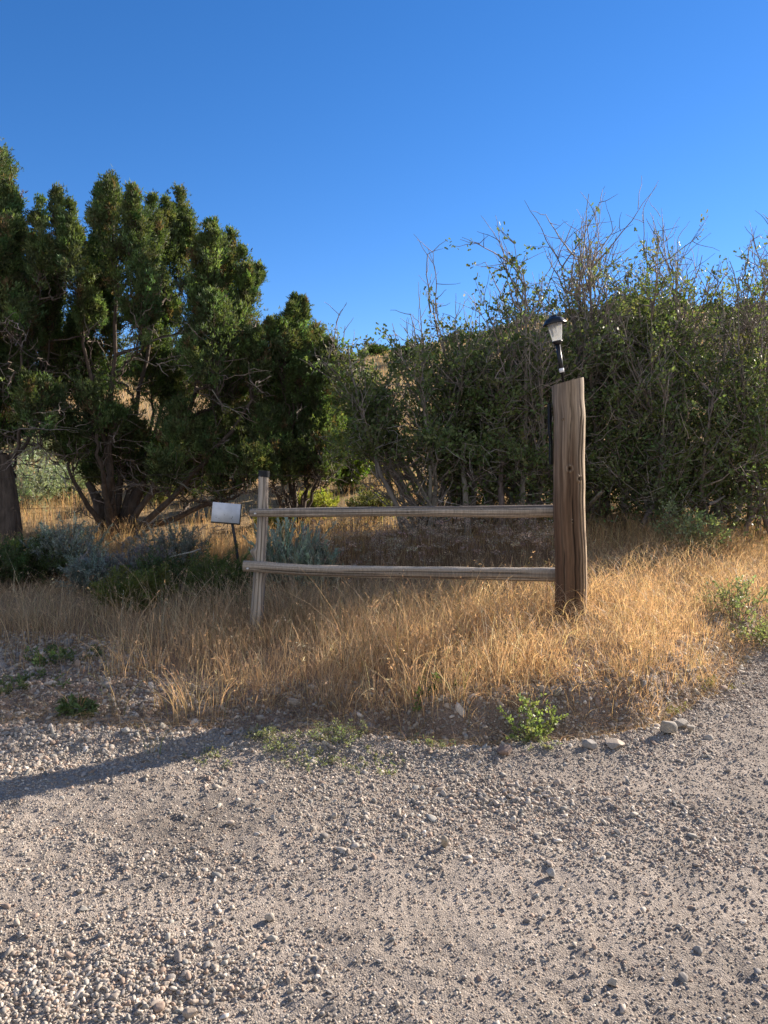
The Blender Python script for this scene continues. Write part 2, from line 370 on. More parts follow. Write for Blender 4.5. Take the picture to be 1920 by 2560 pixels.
rock(674, 2300, 26, 22, 'pale blocky stone on the road above the near tyre track', (.42, .37, .30), 10)
rock(1530, 2462, 28, 26, 'pale stone near the bottom edge of the road', (.42, .37, .30), 11)
rock(476, 2540, 40, 24, 'largest tan stone of the pebble heap at the near corner', (.38, .31, .24), 12)

# ---------------------------------------------------------------- timber: tall post, rail fence
def timber(mb, a, b, r0, r1, seed, base, dark, light, sides=72, rows=220, knots=(), cracks=(), rough=.05, slant=None, bend=0., zone=None, stub=(), wob=.25):
    a = np.asarray(a, float); b = np.asarray(b, float); ax = b-a; L = np.linalg.norm(ax); t = ax/L
    ref = np.array((0, -1, 0.)); u = nrm(ref-t*(ref@t)); v = np.cross(t, u)      # u faces the camera
    T, A = np.meshgrid(np.linspace(0, 1, rows), np.arange(sides)*2*np.pi/sides, indexing='ij')
    c, s = np.cos(A), np.sin(A)
    rr = (r0+(r1-r0)*T)
    H = T*L
    g = fbm(c*7+s*3+20, H*1.1+s*5, seed, 4)                  # stretched grain
    g2 = vnoise(A*26/np.pi, H*1.7, seed+3)*.5+vnoise(A*52/np.pi, H*2.3, seed+4)*.5
    big = fbm(H*1.6/max(r0*8, .5)+c, s*.8+3, seed+9, 3)
    disp = rough*(.45*g+.35*g2+.9*big)
    col = base*(1+.55*g[..., None]+.42*g2[..., None])
    k = sstep(-.05, .45, fbm(c*2.2+9, H*.55+s*2.2, seed+6))[..., None]; col = col*(1-k)+light*(1+.3*g2[..., None])*k
    k = sstep(.0, .42, fbm(s*2.4+3, H*.6+c*2, seed+7))[..., None]; col = col*(1-k)+dark*(1+.3*g2[..., None])*k
    if zone is not None: col = zone(col, H/L, A, g, g2)
    for (ka, kh, kr) in knots:
        da = ((A-ka+np.pi) % (2*np.pi)-np.pi)*rr; dh = (H-kh)*.8; q = np.sqrt(da**2+dh**2)/kr
        ring = np.exp(-(q*1.1)**2); disp = disp+.10*np.exp(-((q-1)/.45)**2)-.12*np.exp(-(q/.5)**2)
        k = np.exp(-(q/.55)**4)[..., None]; col = col*(1-k)+dark*.45*k
        k = np.exp(-((q-1.05)/.35)**2)[..., None]*(.35+.35*np.sin(A*31+H*9))[..., None]; col = col*(1-k)+light*k
    for (ca, h0, h1, wd, dp) in cracks:
        wob = ca+.10*vnoise(H*2.0, 0*H+seed, seed+12)+.04*vnoise(H*9, 0*H, seed+13)
        da = np.abs((A-wob+np.pi) % (2*np.pi)-np.pi)*rr
        m = sstep(h0-.02, h0+.1, H)*(1-sstep(h1-.12, h1+.02, H))
        k = np.exp(-(da/(wd*1.7))**2)*m; disp = disp-dp*k; col = col*(1-.85*k[..., None])
    for (sa, sh, sr, sw) in stub:
        da = ((A-sa+np.pi) % (2*np.pi)-np.pi)*r0; disp = disp+sr*np.exp(-(da/sw)**2)*np.exp(-((H-sh)/(sw*1.2))**2)*(1-.6*sstep(sh+.3*sw, sh+1.0*sw, H))
    rr = rr*(1+disp)
    off = bend*np.sin(T*np.pi)+wob*r0*fbm(H*.9, 0*H+seed, seed+15, 2)
    off2 = wob*r0*fbm(H*.9, 0*H+seed+7, seed+16, 2)
    Hs = H.copy()
    if slant is not None:
        Hs = H+T**12*slant*(s*rr/r1)
    V = a+Hs[..., None]*t+(rr*c+off)[..., None]*u+(rr*s+off2)[..., None]*v
    idx = np.arange(rows*sides).reshape(rows, sides); nx = np.roll(idx, -1, 1)
    mb.add(V, np.stack([idx[:-1], nx[:-1], nx[1:], idx[1:]], -1).reshape(-1, 4), np.clip(col.reshape(-1, 3), .005, .9))
    for e, row in ((0, V[0]), (1, V[-1])):                    # end grain
        cc = row.mean(0); K = 7; fr = np.linspace(1, 0.02, K)[:, None, None]
        W = cc+(row-cc)[None]*fr; ii = np.arange(K*sides).reshape(K, sides); n2 = np.roll(ii, -1, 1)
        q = np.stack([ii[:-1], n2[:-1], n2[1:], ii[1:]], -1).reshape(-1, 4)
        mb.add(W, q if e else q[:, ::-1], np.clip(base*(.6+.4*rng.random((K*sides, 1))), 0, 1))
    return t, u, v

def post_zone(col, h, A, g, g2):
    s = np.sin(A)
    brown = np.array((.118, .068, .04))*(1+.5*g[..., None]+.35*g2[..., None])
    k = (sstep(1.05, .55, h+.3*g)*(1-sstep(.25, .75, s+.25*g2)))[..., None]*.85      # dark brown band on the lower face, fading out on the right flank
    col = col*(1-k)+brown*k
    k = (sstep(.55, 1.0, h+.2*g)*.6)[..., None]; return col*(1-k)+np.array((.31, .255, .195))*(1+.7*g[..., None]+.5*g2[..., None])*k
pb = P(1426, 1592, 6.1); pt = P(1412, 955, 6.1)
mb = MB()
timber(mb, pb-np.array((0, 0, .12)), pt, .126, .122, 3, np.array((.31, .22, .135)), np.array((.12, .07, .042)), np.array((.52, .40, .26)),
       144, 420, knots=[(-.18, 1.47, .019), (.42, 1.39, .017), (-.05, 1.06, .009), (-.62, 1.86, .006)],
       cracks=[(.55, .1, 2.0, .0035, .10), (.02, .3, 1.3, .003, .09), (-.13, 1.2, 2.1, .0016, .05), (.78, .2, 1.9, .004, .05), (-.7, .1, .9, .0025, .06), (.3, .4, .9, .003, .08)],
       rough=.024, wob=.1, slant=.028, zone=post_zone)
gp = empty('gate_post', tuple(pb), 'thick round brown wooden post with a slanted top at the fence end', 'post')
body = mb.build('post_shaft', M_wood, smooth=True)
mb = MB()                                                    # black strip nailed down the left flank
hh = np.linspace(0, 1, 24); aa = np.linspace(-1.95, -1.30, 8)
ax = (pt-pb)/np.linalg.norm(pt-pb)
s0 = P(1378, 1160, 6.1); s1 = P(1372, 1008, 6.1); Lp = np.linalg.norm(pt-pb)
h0 = (s0[2]-pb[2])/ax[2]; h1 = (s1[2]-pb[2])/ax[2]
u_ = nrm(np.array((0, -1, 0.))-ax*(-ax[1])); v_ = np.cross(ax, u_)
Hh, Aa = np.meshgrid(h0+(h1-h0)*hh, aa, indexing='ij')
for ro, fl in ((.137, 0), (.120, 1)):
    rr_ = ro+.004*vnoise(Hh*9, Aa*3, 2)
    V = pb+Hh[..., None]*ax+(rr_*np.cos(Aa))[..., None]*u_+(rr_*np.sin(Aa))[..., None]*v_
    ii = np.arange(V.shape[0]*V.shape[1]).reshape(V.shape[:2])
    q = np.stack([ii[:-1, :-1], ii[:-1, 1:], ii[1:, 1:], ii[1:, :-1]], -1).reshape(-1, 4)
    mb.add(V, q if fl else q[:, ::-1], (.02, .02, .02))
strip = mb.build('black_strip', M_felt); local(gp, body, strip)

GREY = (np.array((.36, .305, .24)), np.array((.13, .105, .085)), np.array((.52, .46, .38)))
fb = P(630, 1650, 6.45); ft = P(659, 1187, 6.45)
fence = empty('rail_fence', tuple(fb), 'weathered grey fence of two round rails nailed to a leaning post', 'fence')
mb = MB()
timber(mb, fb-np.array((0, 0, .1)), ft, .062, .038, 21, *GREY, 60, 220, knots=[(.5, .38, .014), (-.3, .8, .007), (.2, .95, .006)],
       cracks=[(.1, .2, 1.5, .002, .1), (-.6, .5, 1.4, .002, .1)], rough=.22, stub=[(-1.35, 1.03, .9, .035), (1.45, .86, .5, .04), (1.4, 1.38, .35, .03)])
fpost = mb.build('end_post', M_wood, smooth=True)
mbx = MB()
timber(mbx, P(659, 1192, 6.45), P(660, 1177, 6.45), .047, .047, 5, np.array((.03, .03, .03)), np.array((.02, .02, .02)), np.array((.04, .04, .04)), 32, 6, rough=.02)
cap = mbx.build('dark_cap', M_felt, smooth=True)
rails = []
for a, b, r0, r1, sd_, cr in ((P(626, 1284, 6.34), P(1400, 1277, 6.27), .033, .050, 31, [(.1, .2, 1.5, .0022, .12), (-.5, 1.2, 2.4, .002, .1), (.45, .6, 2.3, .002, .08)]),
                              (P(608, 1420, 6.34), P(1402, 1441, 6.27), .041, .054, 41, [(.35, .1, 1.2, .003, .14), (-.2, .8, 2.4, .0025, .12), (.7, 1.3, 2.5, .002, .1)])):
    mb = MB(); timber(mb, a, b, r0, r1, sd_, *GREY, 56, 300, cracks=cr, rough=.19, wob=.62, knots=[(.1, 1.3, .011), (-.5, 1.9, .009)])
    r = mb.build('rail', M_wood, smooth=True)
    bm_ = MB(); d = nrm(b-a); c0 = a+d*.045+np.array((0, -r0*1.02, 0))
    v, f = ico(2); bm_.add(c0+v*np.array((.0115, .006, .0115)), f, (.6, .6, .6)); bo = bm_.build('bolt', M_metal, smooth=True)
    bo.parent = r; rails.append(r)
local(fence, fpost, cap, *rails)
for r in rails:
    r.children[0].matrix_parent_inverse = Matrix.Identity(4)

# ---------------------------------------------------------------- solar lamp
def lathe(mb, prof, seg, col, rot=0, closed=True):
    pr = np.array(prof, float); A = np.arange(seg)*2*np.pi/seg+rot
    V = np.stack([pr[:, 0, None]*np.cos(A), pr[:, 0, None]*np.sin(A), np.repeat(pr[:, 1, None], seg, 1)], -1)
    ii = np.arange(V.shape[0]*seg).reshape(-1, seg); n2 = np.roll(ii, -1, 1)
    mb.add(V, np.stack([ii[:-1], n2[:-1], n2[1:], ii[1:]], -1).reshape(-1, 4), col)
lb = P(1408, 952, 6.08); lt = P(1384, 792, 6.08)
Ll = np.linalg.norm(lt-lb)
lamp = empty('solar_lamp', tuple(lb), 'small black solar garden lamp with clear tapered lens leaning on the tall post', 'lamp')
lamp.rotation_euler = Vector(lt-lb).to_track_quat('Z', 'Y').to_euler()
# tip the lantern so that its cap shows a little of its underside, as the pole leans
k = Ll
def lp(name, prof, seg, mat, parent=lamp, rot=0, smooth=False):
    m_ = MB(); lathe(m_, prof, seg, (.5, .5, .5), rot); return m_.build(name, mat, parent, smooth)
zc = k-.205                                                  # collar height
pole = lp('pole', [(.0, -.06), (.010, -.06), (.010, .055), (.0165, .056), (.0185, zc-.01), (.0, zc-.01)], 18, M_black, smooth=True)
lp('sticker', [(.0179, .066), (.0182, .066), (.0185, .098), (.018, .098)], 18, M_white, pole)
lp('collar', [(.0, zc-.012), (.026, zc-.012), (.031, zc), (.040, zc+.008), (.040, zc+.016), (.0, zc+.016)], 24, M_black)
lens = lp('lens', [(.034, zc+.016), (.037, zc+.02), (.058, k-.056), (.060, k-.052), (.057, k-.052), (.035, zc+.021), (.0, zc+.018)], 8, M_glass, rot=.39)
lp('lamp_tube', [(.0, zc+.06), (.006, zc+.06), (.011, zc+.066), (.011, k-.055), (.0, k-.055)], 16, M_white, lens, smooth=True)
capo = lp('lamp_cap', [(.0, k-.056), (.062, k-.056), (.090, k-.060), (.093, k-.055), (.086, k-.042), (.076, k-.030), (.072, k-.022), (.058, k-.012), (.034, k-.004), (.030, k+.003), (.0, k+.005)], 8, M_black, rot=.39)
lp('solar_panel', [(.0, k+.005), (.024, k+.005), (.024, k+.009), (.0, k+.009)], 4, flat_mat('solar_cell', (.01, .015, .05), .15), capo, rot=.7)

# ---------------------------------------------------------------- blank sign
def box(mb, c, ex, ey, ez, sx, sy, sz, col):
    s = np.array([(i, j, l) for i in (-1, 1) for j in (-1, 1) for l in (-1, 1)], float)
    v = c+s[:, :1]*ex*sx+s[:, 1:2]*ey*sy+s[:, 2:]*ez*sz
    mb.add(v, np.array([(0, 1, 3, 2), (4, 6, 7, 5), (0, 4, 5, 1), (2, 3, 7, 6), (0, 2, 6, 4), (1, 5, 7, 3)]), col)
sb = P(601, 1425, 8.8); sb[2] = gz(sb[0], 8.8)-.05; st = P(578, 1300, 8.8)
sign = empty('sign', tuple(sb), 'blank white rectangular sign board on a leaning dark stake by the fence', 'sign')
ez = nrm(nrm(P(534, 1256, 8.8)-P(532, 1305, 8.8))+np.array((0, .22, 0))); ex = nrm(np.array((1, .2, -.09))); ex = nrm(ex-ez*(ex@ez)); ey = np.cross(ez, ex)
cc = (P(532, 1256, 8.8)+P(598, 1308, 8.8))/2
mb = MB(); box(mb, cc, ex, ey, ez, .158, .008, .112, (.8, .8, .8)); board = mb.build('board', M_white)
mb = MB(); box(mb, cc+ey*.024+ex*.006-ez*.004, ex, ey, ez, .166, .0155, .119, (.1, .1, .1)); back = mb.build('backing_frame', flat_mat('grey_backing', (.12, .11, .10), .7))
mb = MB()
scr = []
for i in range(6):
    mb = MB(); v, f = ico(1); mb.add(cc-ey*.008+ex*rng.uniform(-.13, .13)-ez*rng.uniform(.02, .1)+v*.0035, f, (.1, .1, .1)); q_ = mb.build('screw', M_wire); q_.parent = board
mb = MB(); tubes(mb, [[sb, (sb+st)/2+np.array((.006, 0, 0)), st+ey*.05+ez*.03]], [[.016]*3], 8, (.02, .02, .02)); stake = mb.build('stake', M_black); local(sign, board, back, stake)

# ---------------------------------------------------------------- wire fence behind
mb1 = MB()
wf = empty('wire_fence', (0, 9.6, gz(0, 9.6)), 'thin rusty barbed wire strung behind the rail fence between the bushes', 'fence')
kids = []
for z, sg in ((1.08, 1), (.72, 2)):
    mbw = MB(); xs_ = np.linspace(-6, 6, 90)
    pts = np.stack([xs_, 9.35+.05*xs_, np.array([.42+.0*x for x in xs_])+z-.05*np.sin((xs_+6)/4*np.pi)**2+.006*vnoise(xs_*7, 0*xs_, sg)], -1)
    tubes(mbw, pts[None], np.full((1, 90), .0022), 5, (.1, .08, .06))
    for x in np.arange(-5.9, 6, .14):
        p = np.array([np.interp(x, xs_, pts[:, i]) for i in range(3)])
        for s_ in (1, -1): tubes(mbw, [[p+np.array((-.012, 0, -.014*s_)), p+np.array((.012, 0, .014*s_))]], [[.0014, .0014]], 3, (.1, .08, .06))
    kids.append(mbw.build('barbed_strand', M_wire))
for x in (-6, 2.28, 6):
    mbp = MB(); y = 9.37+.05*x; g = gz(x, y)
    for ang in (0, R(90)):
        box(mbp, np.array((x, y, g+.55)), np.array((math.cos(ang), math.sin(ang), 0)), np.array((-math.sin(ang), math.cos(ang), 0)), np.array((0, 0, 1.)), .018, .003+.001*(ang > 0), .62+.003*(ang > 0), (.08, .06, .05))
    kids.append(mbp.build('steel_post', M_wire))
local(wf, *kids)

# ---------------------------------------------------------------- trees
def bez(a, b, c, n=10):
    t = np.linspace(0, 1, n)[:, None]; return (1-t)**2*a+2*t*(1-t)*b+t*t*c
def juniper(name, base, lobes, label, trunk_r, nb=1.0, group=None, colr=(.118, .160, .066), twigs=260, fork=None):
    root = empty(name, tuple(base), label, 'tree', group)
    tb, fo = MB(), MB(); base = np.asarray(base, float)
    bark = np.array((.10, .078, .062))
    ext = []
    for a, tip, Rr in lobes:                                 # small spires that fray each lobe
        a = np.asarray(a); tip = np.asarray(tip); L = np.linalg.norm(tip-a)
        for _ in range(3):
            az = rng.uniform(0, 6.28); t0 = rng.uniform(.1, .62); o = np.array((math.cos(az), math.sin(az), 0))*Rr*rng.uniform(.5, 1.15)*(1-.5*t0)
            b0 = a+(tip-a)*t0+o; ext.append((b0, b0+(tip-a)/L*rng.uniform(.22, .5)+o*.35, Rr*rng.uniform(.3, .55)))
    lobes = list(lobes)+ext; NL = len(lobes)-len(ext)
    # trunk stems: cluster of twisted stems to the lobe limbs
    limbs = []
    for i, (a, tip, Rr) in enumerate(lobes):
        a = np.asarray(a); tip = np.asarray(tip)
        start = base+np.array((rng.normal(0, trunk_r*.45), rng.normal(0, trunk_r*.35), -.1))
        mid = base*.45+a*.55; mid[2] = base[2]+(a[2]-base[2])*.35; mid[:2] += rng.normal(0, .12, 2)
        if fork is not None and a[2] > fork[2]: start = np.asarray(fork)+rng.normal(0, .05, 3)
        sub = 1
        if (i % 4 or i >= NL) and limbs:                                  # most limbs fork off an earlier one
            cand = np.array([l[5:15] for l in limbs]); dd = np.linalg.norm(cand-(a-np.array((0, 0, .35)))[None, None], axis=2)+.8*np.maximum(cand[..., 2]-a[2]+.25, 0)
            bi = np.unravel_index(np.argmin(dd), dd.shape); start = cand[bi]; mid = start*.5+a*.5+rng.normal(0, .06, 3); sub = .42 if i < NL else .22
        pth = np.concatenate([bez(start, mid, a, 12), a+(tip-a)*np.linspace(.08, .97, 10)[:, None]])
        j = rng.normal(0, .018, pth.shape); j[0] = 0; pth += j
        hgt = np.linspace(1, 0, 22)
        r = (.010+(trunk_r*.24)*hgt**2.0*(.6+.8*Rr))*sub*(1 if fork is None else .8)
        tubes(tb, pth[None], r[None], 7, bark*np.exp(rng.normal(0, .12))); limbs.append(pth)
    if fork is not None:
        n = 14; pth = bez(base-np.array((0, 0, .2)), (base+fork)/2+np.array((.06, 0, 0)), np.asarray(fork), n)
        for k in range(5):
            o = np.stack([np.cos(k*1.3+np.linspace(0, .9, n)), np.sin(k*1.3+np.linspace(0, .9, n)), 0*np.linspace(0, 1, n)], -1)*trunk_r*.45*np.linspace(1.25, .75, n)[:, None]
            tubes(tb, (pth+o)[None], (trunk_r*.62*np.linspace(1.25, .8, n))[None], 12, bark)
    else:
        for k in range(5):                                   # fluted bole
            n = 10; ang = k*.9; h = rng.uniform(.35, .8)
            pth = bez(base+np.array((math.cos(ang), math.sin(ang)*.7, 0))*trunk_r*.7-np.array((0, 0, .15)), base+np.array((math.cos(ang)*.5, math.sin(ang)*.5, 0))*trunk_r+np.array((0, 0, h*.5)), base+np.array((math.cos(ang)*1.6, math.sin(ang)*.6, 0))*trunk_r+np.array((0, 0, h)), n)
            tubes(tb, pth[None], (trunk_r*np.linspace(.55, .16, n))[None], 9, bark*np.exp(rng.normal(0, .15)))
    TP, TD, TS, TC, SUB = [], [], [], [], []
    for (a, tip, Rr), pth in zip(lobes, limbs):
        a = np.asarray(a, float); tip = np.asarray(tip, float); L = np.linalg.norm(tip-a); up = (tip-a)/L
        n = int((18+54*L*(Rr/.25)**.8)*nb)
        t = rng.beta(1.25, 1.1, n); prof = np.interp(t, [0, .18, .55, .85, 1], [.65, 1, .74, .32, .07])*(.5+.85*rng.random(n))
        az = rng.uniform(0, 2*np.pi, n); p0 = a+(tip-a)*t[:, None]
        out = np.stack([np.cos(az), np.sin(az), 0*az], -1)
        d = nrm(out*.85+up*rng.uniform(.35, 1.3, (n, 1))+rng.normal(0, .15, (n, 3)))
        ln = Rr*prof/np.maximum(np.linalg.norm(np.cross(d, up), axis=1), .35)
        tw = np.stack([p0+d*ln[:, None]*s+up*(ln*.22*s*s)[:, None]+rng.normal(0, .01, (n, 3)) for s in np.linspace(0, 1, 5)], 1); SUB.append(tw)
        cl = colvar(colr, n, .30, .10)
        cl[rng.random(n) < .05] = (.20, .14, .08)
        m = 21
        s = rng.uniform(.2, 1.3, (n, m)) ** .75
        pos = p0[:, None]+d[:, None]*(ln[:, None]*s)[..., None]+up*(ln[:, None]*.22*s*s)[..., None]+rng.normal(0, .036, (n, m, 3))*(Rr/.25)**.5
        TP.append(pos.reshape(-1, 3)); TD.append(np.repeat((d+up*.55)[:, None], m, 1).reshape(-1, 3)); TC.append(np.repeat(cl, m, 0))
    TP = np.concatenate(TP); TD = nrm(np.concatenate(TD)); TC = np.concatenate(TC); n = len(TP)
    B = 6
    pos = np.repeat(TP, B, 0)+rng.normal(0, .012, (n*B, 3)); dr = np.repeat(TD, B, 0)+rng.normal(0, .5, (n*B, 3))
    quads_leaf(fo, pos, dr, rng.uniform(.026, .068, n*B), rng.uniform(.008, .018, n*B), np.repeat(TC, B, 0)*np.exp(rng.normal(0, .18, (n*B, 1))))
    SUB = np.concatenate(SUB); tubes(tb, SUB, np.tile(np.linspace(.007, .002, 5), (len(SUB), 1)), 3, colvar((.13, .10, .08), len(SUB), .2, .04))
    # bare dead twigs inside the crown
    tw = []; zt = base[2]+.55*(max(t_[2] for _a, t_, _r in lobes)-base[2])
    for _ in range(twigs):
        l = limbs[rng.integers(len(limbs))]; p = l[rng.integers(4, 15)]
        if p[2] > zt: continue
        d = nrm(rng.normal(0, 1, 3)*np.array((1, 1, .55))+np.array((0, -.1, .05))); ln = rng.uniform(.25, .8)
        q = p+d*ln*np.linspace(0, 1, 6)[:, None]+np.cumsum(rng.normal(0, .03, (6, 3)), 0); tw.append(q)
        for _k in range(3):
            i = rng.integers(1, 5); dd = nrm(d+rng.normal(0, .7, 3)); tw.append(q[i]+dd*ln*.45*np.linspace(0, 1, 6)[:, None]+np.cumsum(rng.normal(0, .015, (6, 3)), 0))
    if tw: tubes(tb, np.array(tw), np.tile(np.linspace(.0075, .0018, 6), (len(tw), 1)), 4, colvar((.22, .185, .155), len(tw), .3, .04))
    local(root, tb.build('trunk', M_bark, smooth=True), fo.build('crown', M_jun))
    return root
S = 1920/1659
def lob(x0, y0, x1, y1, r, d): return (P(x0*S, y0*S, d), P(x1*S, y1*S, d+rng.normal(0, .1)), (1.12 if y1 > 620 else .92)*r*S/F*d)
def spread_lobes(lst, d0, dd):
    return [lob(*l[:5], d0+(l[5] if len(l) > 5 else rng.uniform(-dd, dd))) for l in lst]
# main juniper (photo positions at its distance, each lobe with its own depth)
mj = [(252, 640, 238, 388, 44), (222, 600, 214, 400, 24), (300, 600, 288, 402, 24), (335, 620, 330, 428, 26), (352, 600, 356, 432, 24), (392, 640, 385, 404, 30), (408, 600, 402, 450, 24),
      (452, 690, 455, 480, 30), (476, 700, 472, 505, 24), (500, 720, 497, 502, 30), (522, 720, 524, 540, 26), (535, 660, 545, 572, 18), (180, 740, 166, 500, 30), (196, 760, 204, 520, 34),
      (240, 820, 232, 560, 42), (300, 760, 302, 560, 40), (360, 800, 352, 590, 40), (424, 820, 428, 600, 44), (470, 850, 462, 640, 44), (515, 850, 520, 660, 40), (545, 860, 540, 720, 28),
      (175, 880, 165, 680, 40), (130, 760, 120, 560, 28), (140, 900, 130, 740, 36), (330, 900, 322, 720, 38), (400, 920, 396, 760, 40), (470, 960, 474, 800, 44), (535, 960, 548, 790, 44),
      (210, 960, 200, 850, 40), (260, 1010, 255, 900, 44), (390, 1010, 382, 880, 44), (450, 1040, 448, 910, 46), (520, 1050, 522, 900, 46), (560, 1030, 575, 880, 36), (330, 1050, 330, 950, 40),
      (200, 1040, 190, 950, 40), (150, 1010, 140, 900, 34), (420, 1080, 424, 985, 40), (480, 1085, 485, 990, 40), (530, 1060, 545, 975, 34), (240, 1075, 238, 980, 34), (290, 1070, 290, 990, 34), (365, 1075, 365, 990, 34)]
jb = P(252*S, 1175*S, 11.0); jb[2] = gz(jb[0], 11.0)
juniper('juniper_tree', jb, spread_lobes(mj, 11.0, 1.1), 'large many-stemmed juniper with flame-shaped tops, widest tree by the sign', .26, 1.0, 'junipers by the fence', twigs=380)
sj = [(640, 800, 638, 642, 20), (650, 880, 641, 700, 34), (615, 860, 606, 695, 28), (668, 880, 681, 706, 28), (690, 900, 706, 738, 24), (620, 960, 600, 800, 40), (665, 980, 664, 820, 44), (705, 980, 714, 830, 36),
      (590, 1010, 578, 880, 34), (640, 1040, 636, 910, 44), (690, 1040, 694, 900, 40), (610, 1055, 600, 960, 38), (660, 1055, 660, 950, 40), (705, 1045, 715, 950, 26), (630, 860, 622, 760, 30)]
sjb = P(640*S, 1120*S, 11.3); sjb[2] = gz(sjb[0], 11.3)
juniper('juniper_tree', sjb, spread_lobes(sj, 11.3, .6), 'small pointed juniper right of the large juniper, behind the fence post', .12, 1.15, 'junipers by the fence', twigs=70)
lj = [(-10, 520, 5, 338, 38), (-45, 560, -50, 290, 50), (20, 560, 18, 400, 26), (-20, 700, -10, 470, 60), (40, 680, 38, 480, 36), (85, 640, 84, 432, 22), (125, 640, 124, 408, 26), (150, 620, 152, 440, 22), (108, 720, 106, 520, 30),
      (60, 800, 55, 600, 46), (10, 860, 5, 640, 56), (110, 860, 100, 690, 34), (40, 930, 40, 780, 44), (-40, 900, -60, 640, 60), (90, 960, 85, 830, 36), (0, 980, -5, 850, 44), (-90, 800, -110, 500, 70), (-60, 1000, -80, 860, 50), (20, 760, 25, 560, 46)]
ljb = P(12*S, 1205*S, 9.7); ljb[2] = gz(ljb[0], 9.7)
juniper('juniper_tree', ljb, spread_lobes(lj, 9.9, .9), 'tall juniper with one thick leaning bare trunk at the edge of the view', .17, 1.0, 'junipers by the fence', fork=P(-5*S, 985*S, 9.8), twigs=300)

def oak(base, H, wx, label, n_stem=7, lean=(0, 0), dead=.8, leafy=1.0, wy=.9, group='scrub oaks behind the fence', col=(.150, .190, .078), lift=0.0, tall=0):
    base = np.asarray(base, float); root = empty('scrub_oak', tuple(base), label, 'tree', group)
    tb, fo = MB(), MB(); S1, S2, S3 = [], [], []
    lean = np.array((*lean, 0.))
    for i in range(n_stem):
        s = base+np.array((rng.normal(0, .22), rng.normal(0, .2), -.1))
        e = base+lean+np.array((wx*rng.uniform(-1, 1), wy*rng.uniform(-1, 1), H*(rng.uniform(.5, 1.02) if i >= tall else rng.uniform(1.02, 1.10))))
        m = (s+e)/2+np.array((rng.normal(0, .25), rng.normal(0, .2), rng.normal(0, .2)))-lean*.1
        p = bez(s, m, e, 14)+np.cumsum(rng.normal(0, .014, (14, 3)), 0); S1.append(p)
        for j in range(17):
            k = rng.integers(2, 14); t = k/13
            d = nrm(nrm(p[min(k+1, 13)]-p[k-1])*.75+rng.normal(0, .65, 3)*np.array((1, 1, .5))+np.array((0, 0, .25)))
            if t < .4 and p[k][2]-base[2] < H*.4: d = nrm(d*np.array((1.3, 1.3, .45)))
            ln = H*rng.uniform(.13, .27)
            q = p[k]+d*ln*np.linspace(0, 1, 7)[:, None]+np.cumsum(rng.normal(0, .016, (7, 3)), 0)+np.array((0, 0, 1.))*(np.linspace(0, 1, 7)**2*ln*.22)[:, None]; S2.append(q)
            for l in range(7):
                kk = rng.integers(1, 7); dd = nrm((q[kk]-q[kk-1])*3/ln+rng.normal(0, .55, 3)+np.array((0, 0, .2))); l3 = ln*rng.uniform(.3, .6)
                S3.append(q[kk]+dd*l3*np.linspace(0, 1, 5)[:, None]+np.cumsum(rng.normal(0, .010, (5, 3)), 0))
    S1, S2, S3 = map(np.array, (S1, S2, S3))
    bk = np.array((.25, .215, .185))
    tubes(tb, S1, np.tile(np.linspace(.042, .007, 14), (len(S1), 1))*rng.uniform(.7, 1.2, (len(S1), 1)), 7, colvar(bk, len(S1), .12, .03))
    tubes(tb, S2, np.tile(np.linspace(.012, .0042, 7), (len(S2), 1)), 4, colvar(bk*1.1, len(S2), .2, .03))
    tubes(tb, S3, np.tile(np.linspace(.0055, .0024, 5), (len(S3), 1)), 3, colvar(bk*1.2, len(S3), .25, .03))
    hf = (S3[:, -1, 2]-base[2])/H
    pr = np.interp(hf, [0, .15, dead-.25, dead, dead+.15, 1.1], [.55, 1, 1, .55, .16, .03])*leafy
    patch = .25+1.3*sstep(-.2, .28, fbm(S3[:, -1, 0]*1.1+base[0], S3[:, -1, 2]*1.1+S3[:, -1, 1], 77, 2))
    keep = (rng.random(len(S3)) < pr*patch) & (S3[:, :, 2].min(1)-base[2] > lift*H)
    T = S3[keep]; n = len(T); m = 15
    ii = rng.integers(1, 5, (n, m)); pos = T[np.arange(n)[:, None], ii]+rng.normal(0, .035, (n, m, 3))
    d = nrm(T[:, -1]-T[:, 0])[:, None]*.5+rng.normal(0, .6, (n, m, 3))+np.array((0, 0, .1))
    c = np.repeat(colvar(col, n, .22, .08), m, 0)*np.exp(rng.normal(0, .15, (n*m, 1)))
    oak_leaves(fo, pos.reshape(-1, 3), d.reshape(-1, 3), rng.uniform(.032, .07, n*m), c)
    # leafy lower skirt
    ns = int(105*min(leafy, 1.2)*wx/.9)
    bp = base+lean*.4+np.stack([wx*1.15*rng.uniform(-1, 1, ns), wy*rng.uniform(-1.1, .8, ns), H*rng.uniform(.04+lift, .55, ns)], -1)
    n = len(bp); m = 20
    pos = bp[:, None]+rng.normal(0, .10, (n, m, 3)); d = rng.normal(0, 1, (n, m, 3))+np.array((0, -.2, .35))
    tw = bp[:, None]+np.cumsum(rng.normal(0, .08, (n, 6, 3)), 1); tubes(tb, tw, np.full((n, 6), .003), 3, colvar(bk*1.3, n, .3, .03))
    c = np.repeat(colvar(col, n, .2, .08), m, 0)*np.exp(rng.normal(0, .15, (n*m, 1)))
    oak_leaves(fo, pos.reshape(-1, 3), d.reshape(-1, 3), rng.uniform(.03, .065, n*m), c)
    local(root, tb.build('stems', M_bark, smooth=True), fo.build('crown', M_leaf)); return root
def ob(px, d):
    p = P(px, 1280, d); p[2] = gz(p[0], d); return p
def Ht(py, d, b): return P(960, py, d)[2]-b[2]
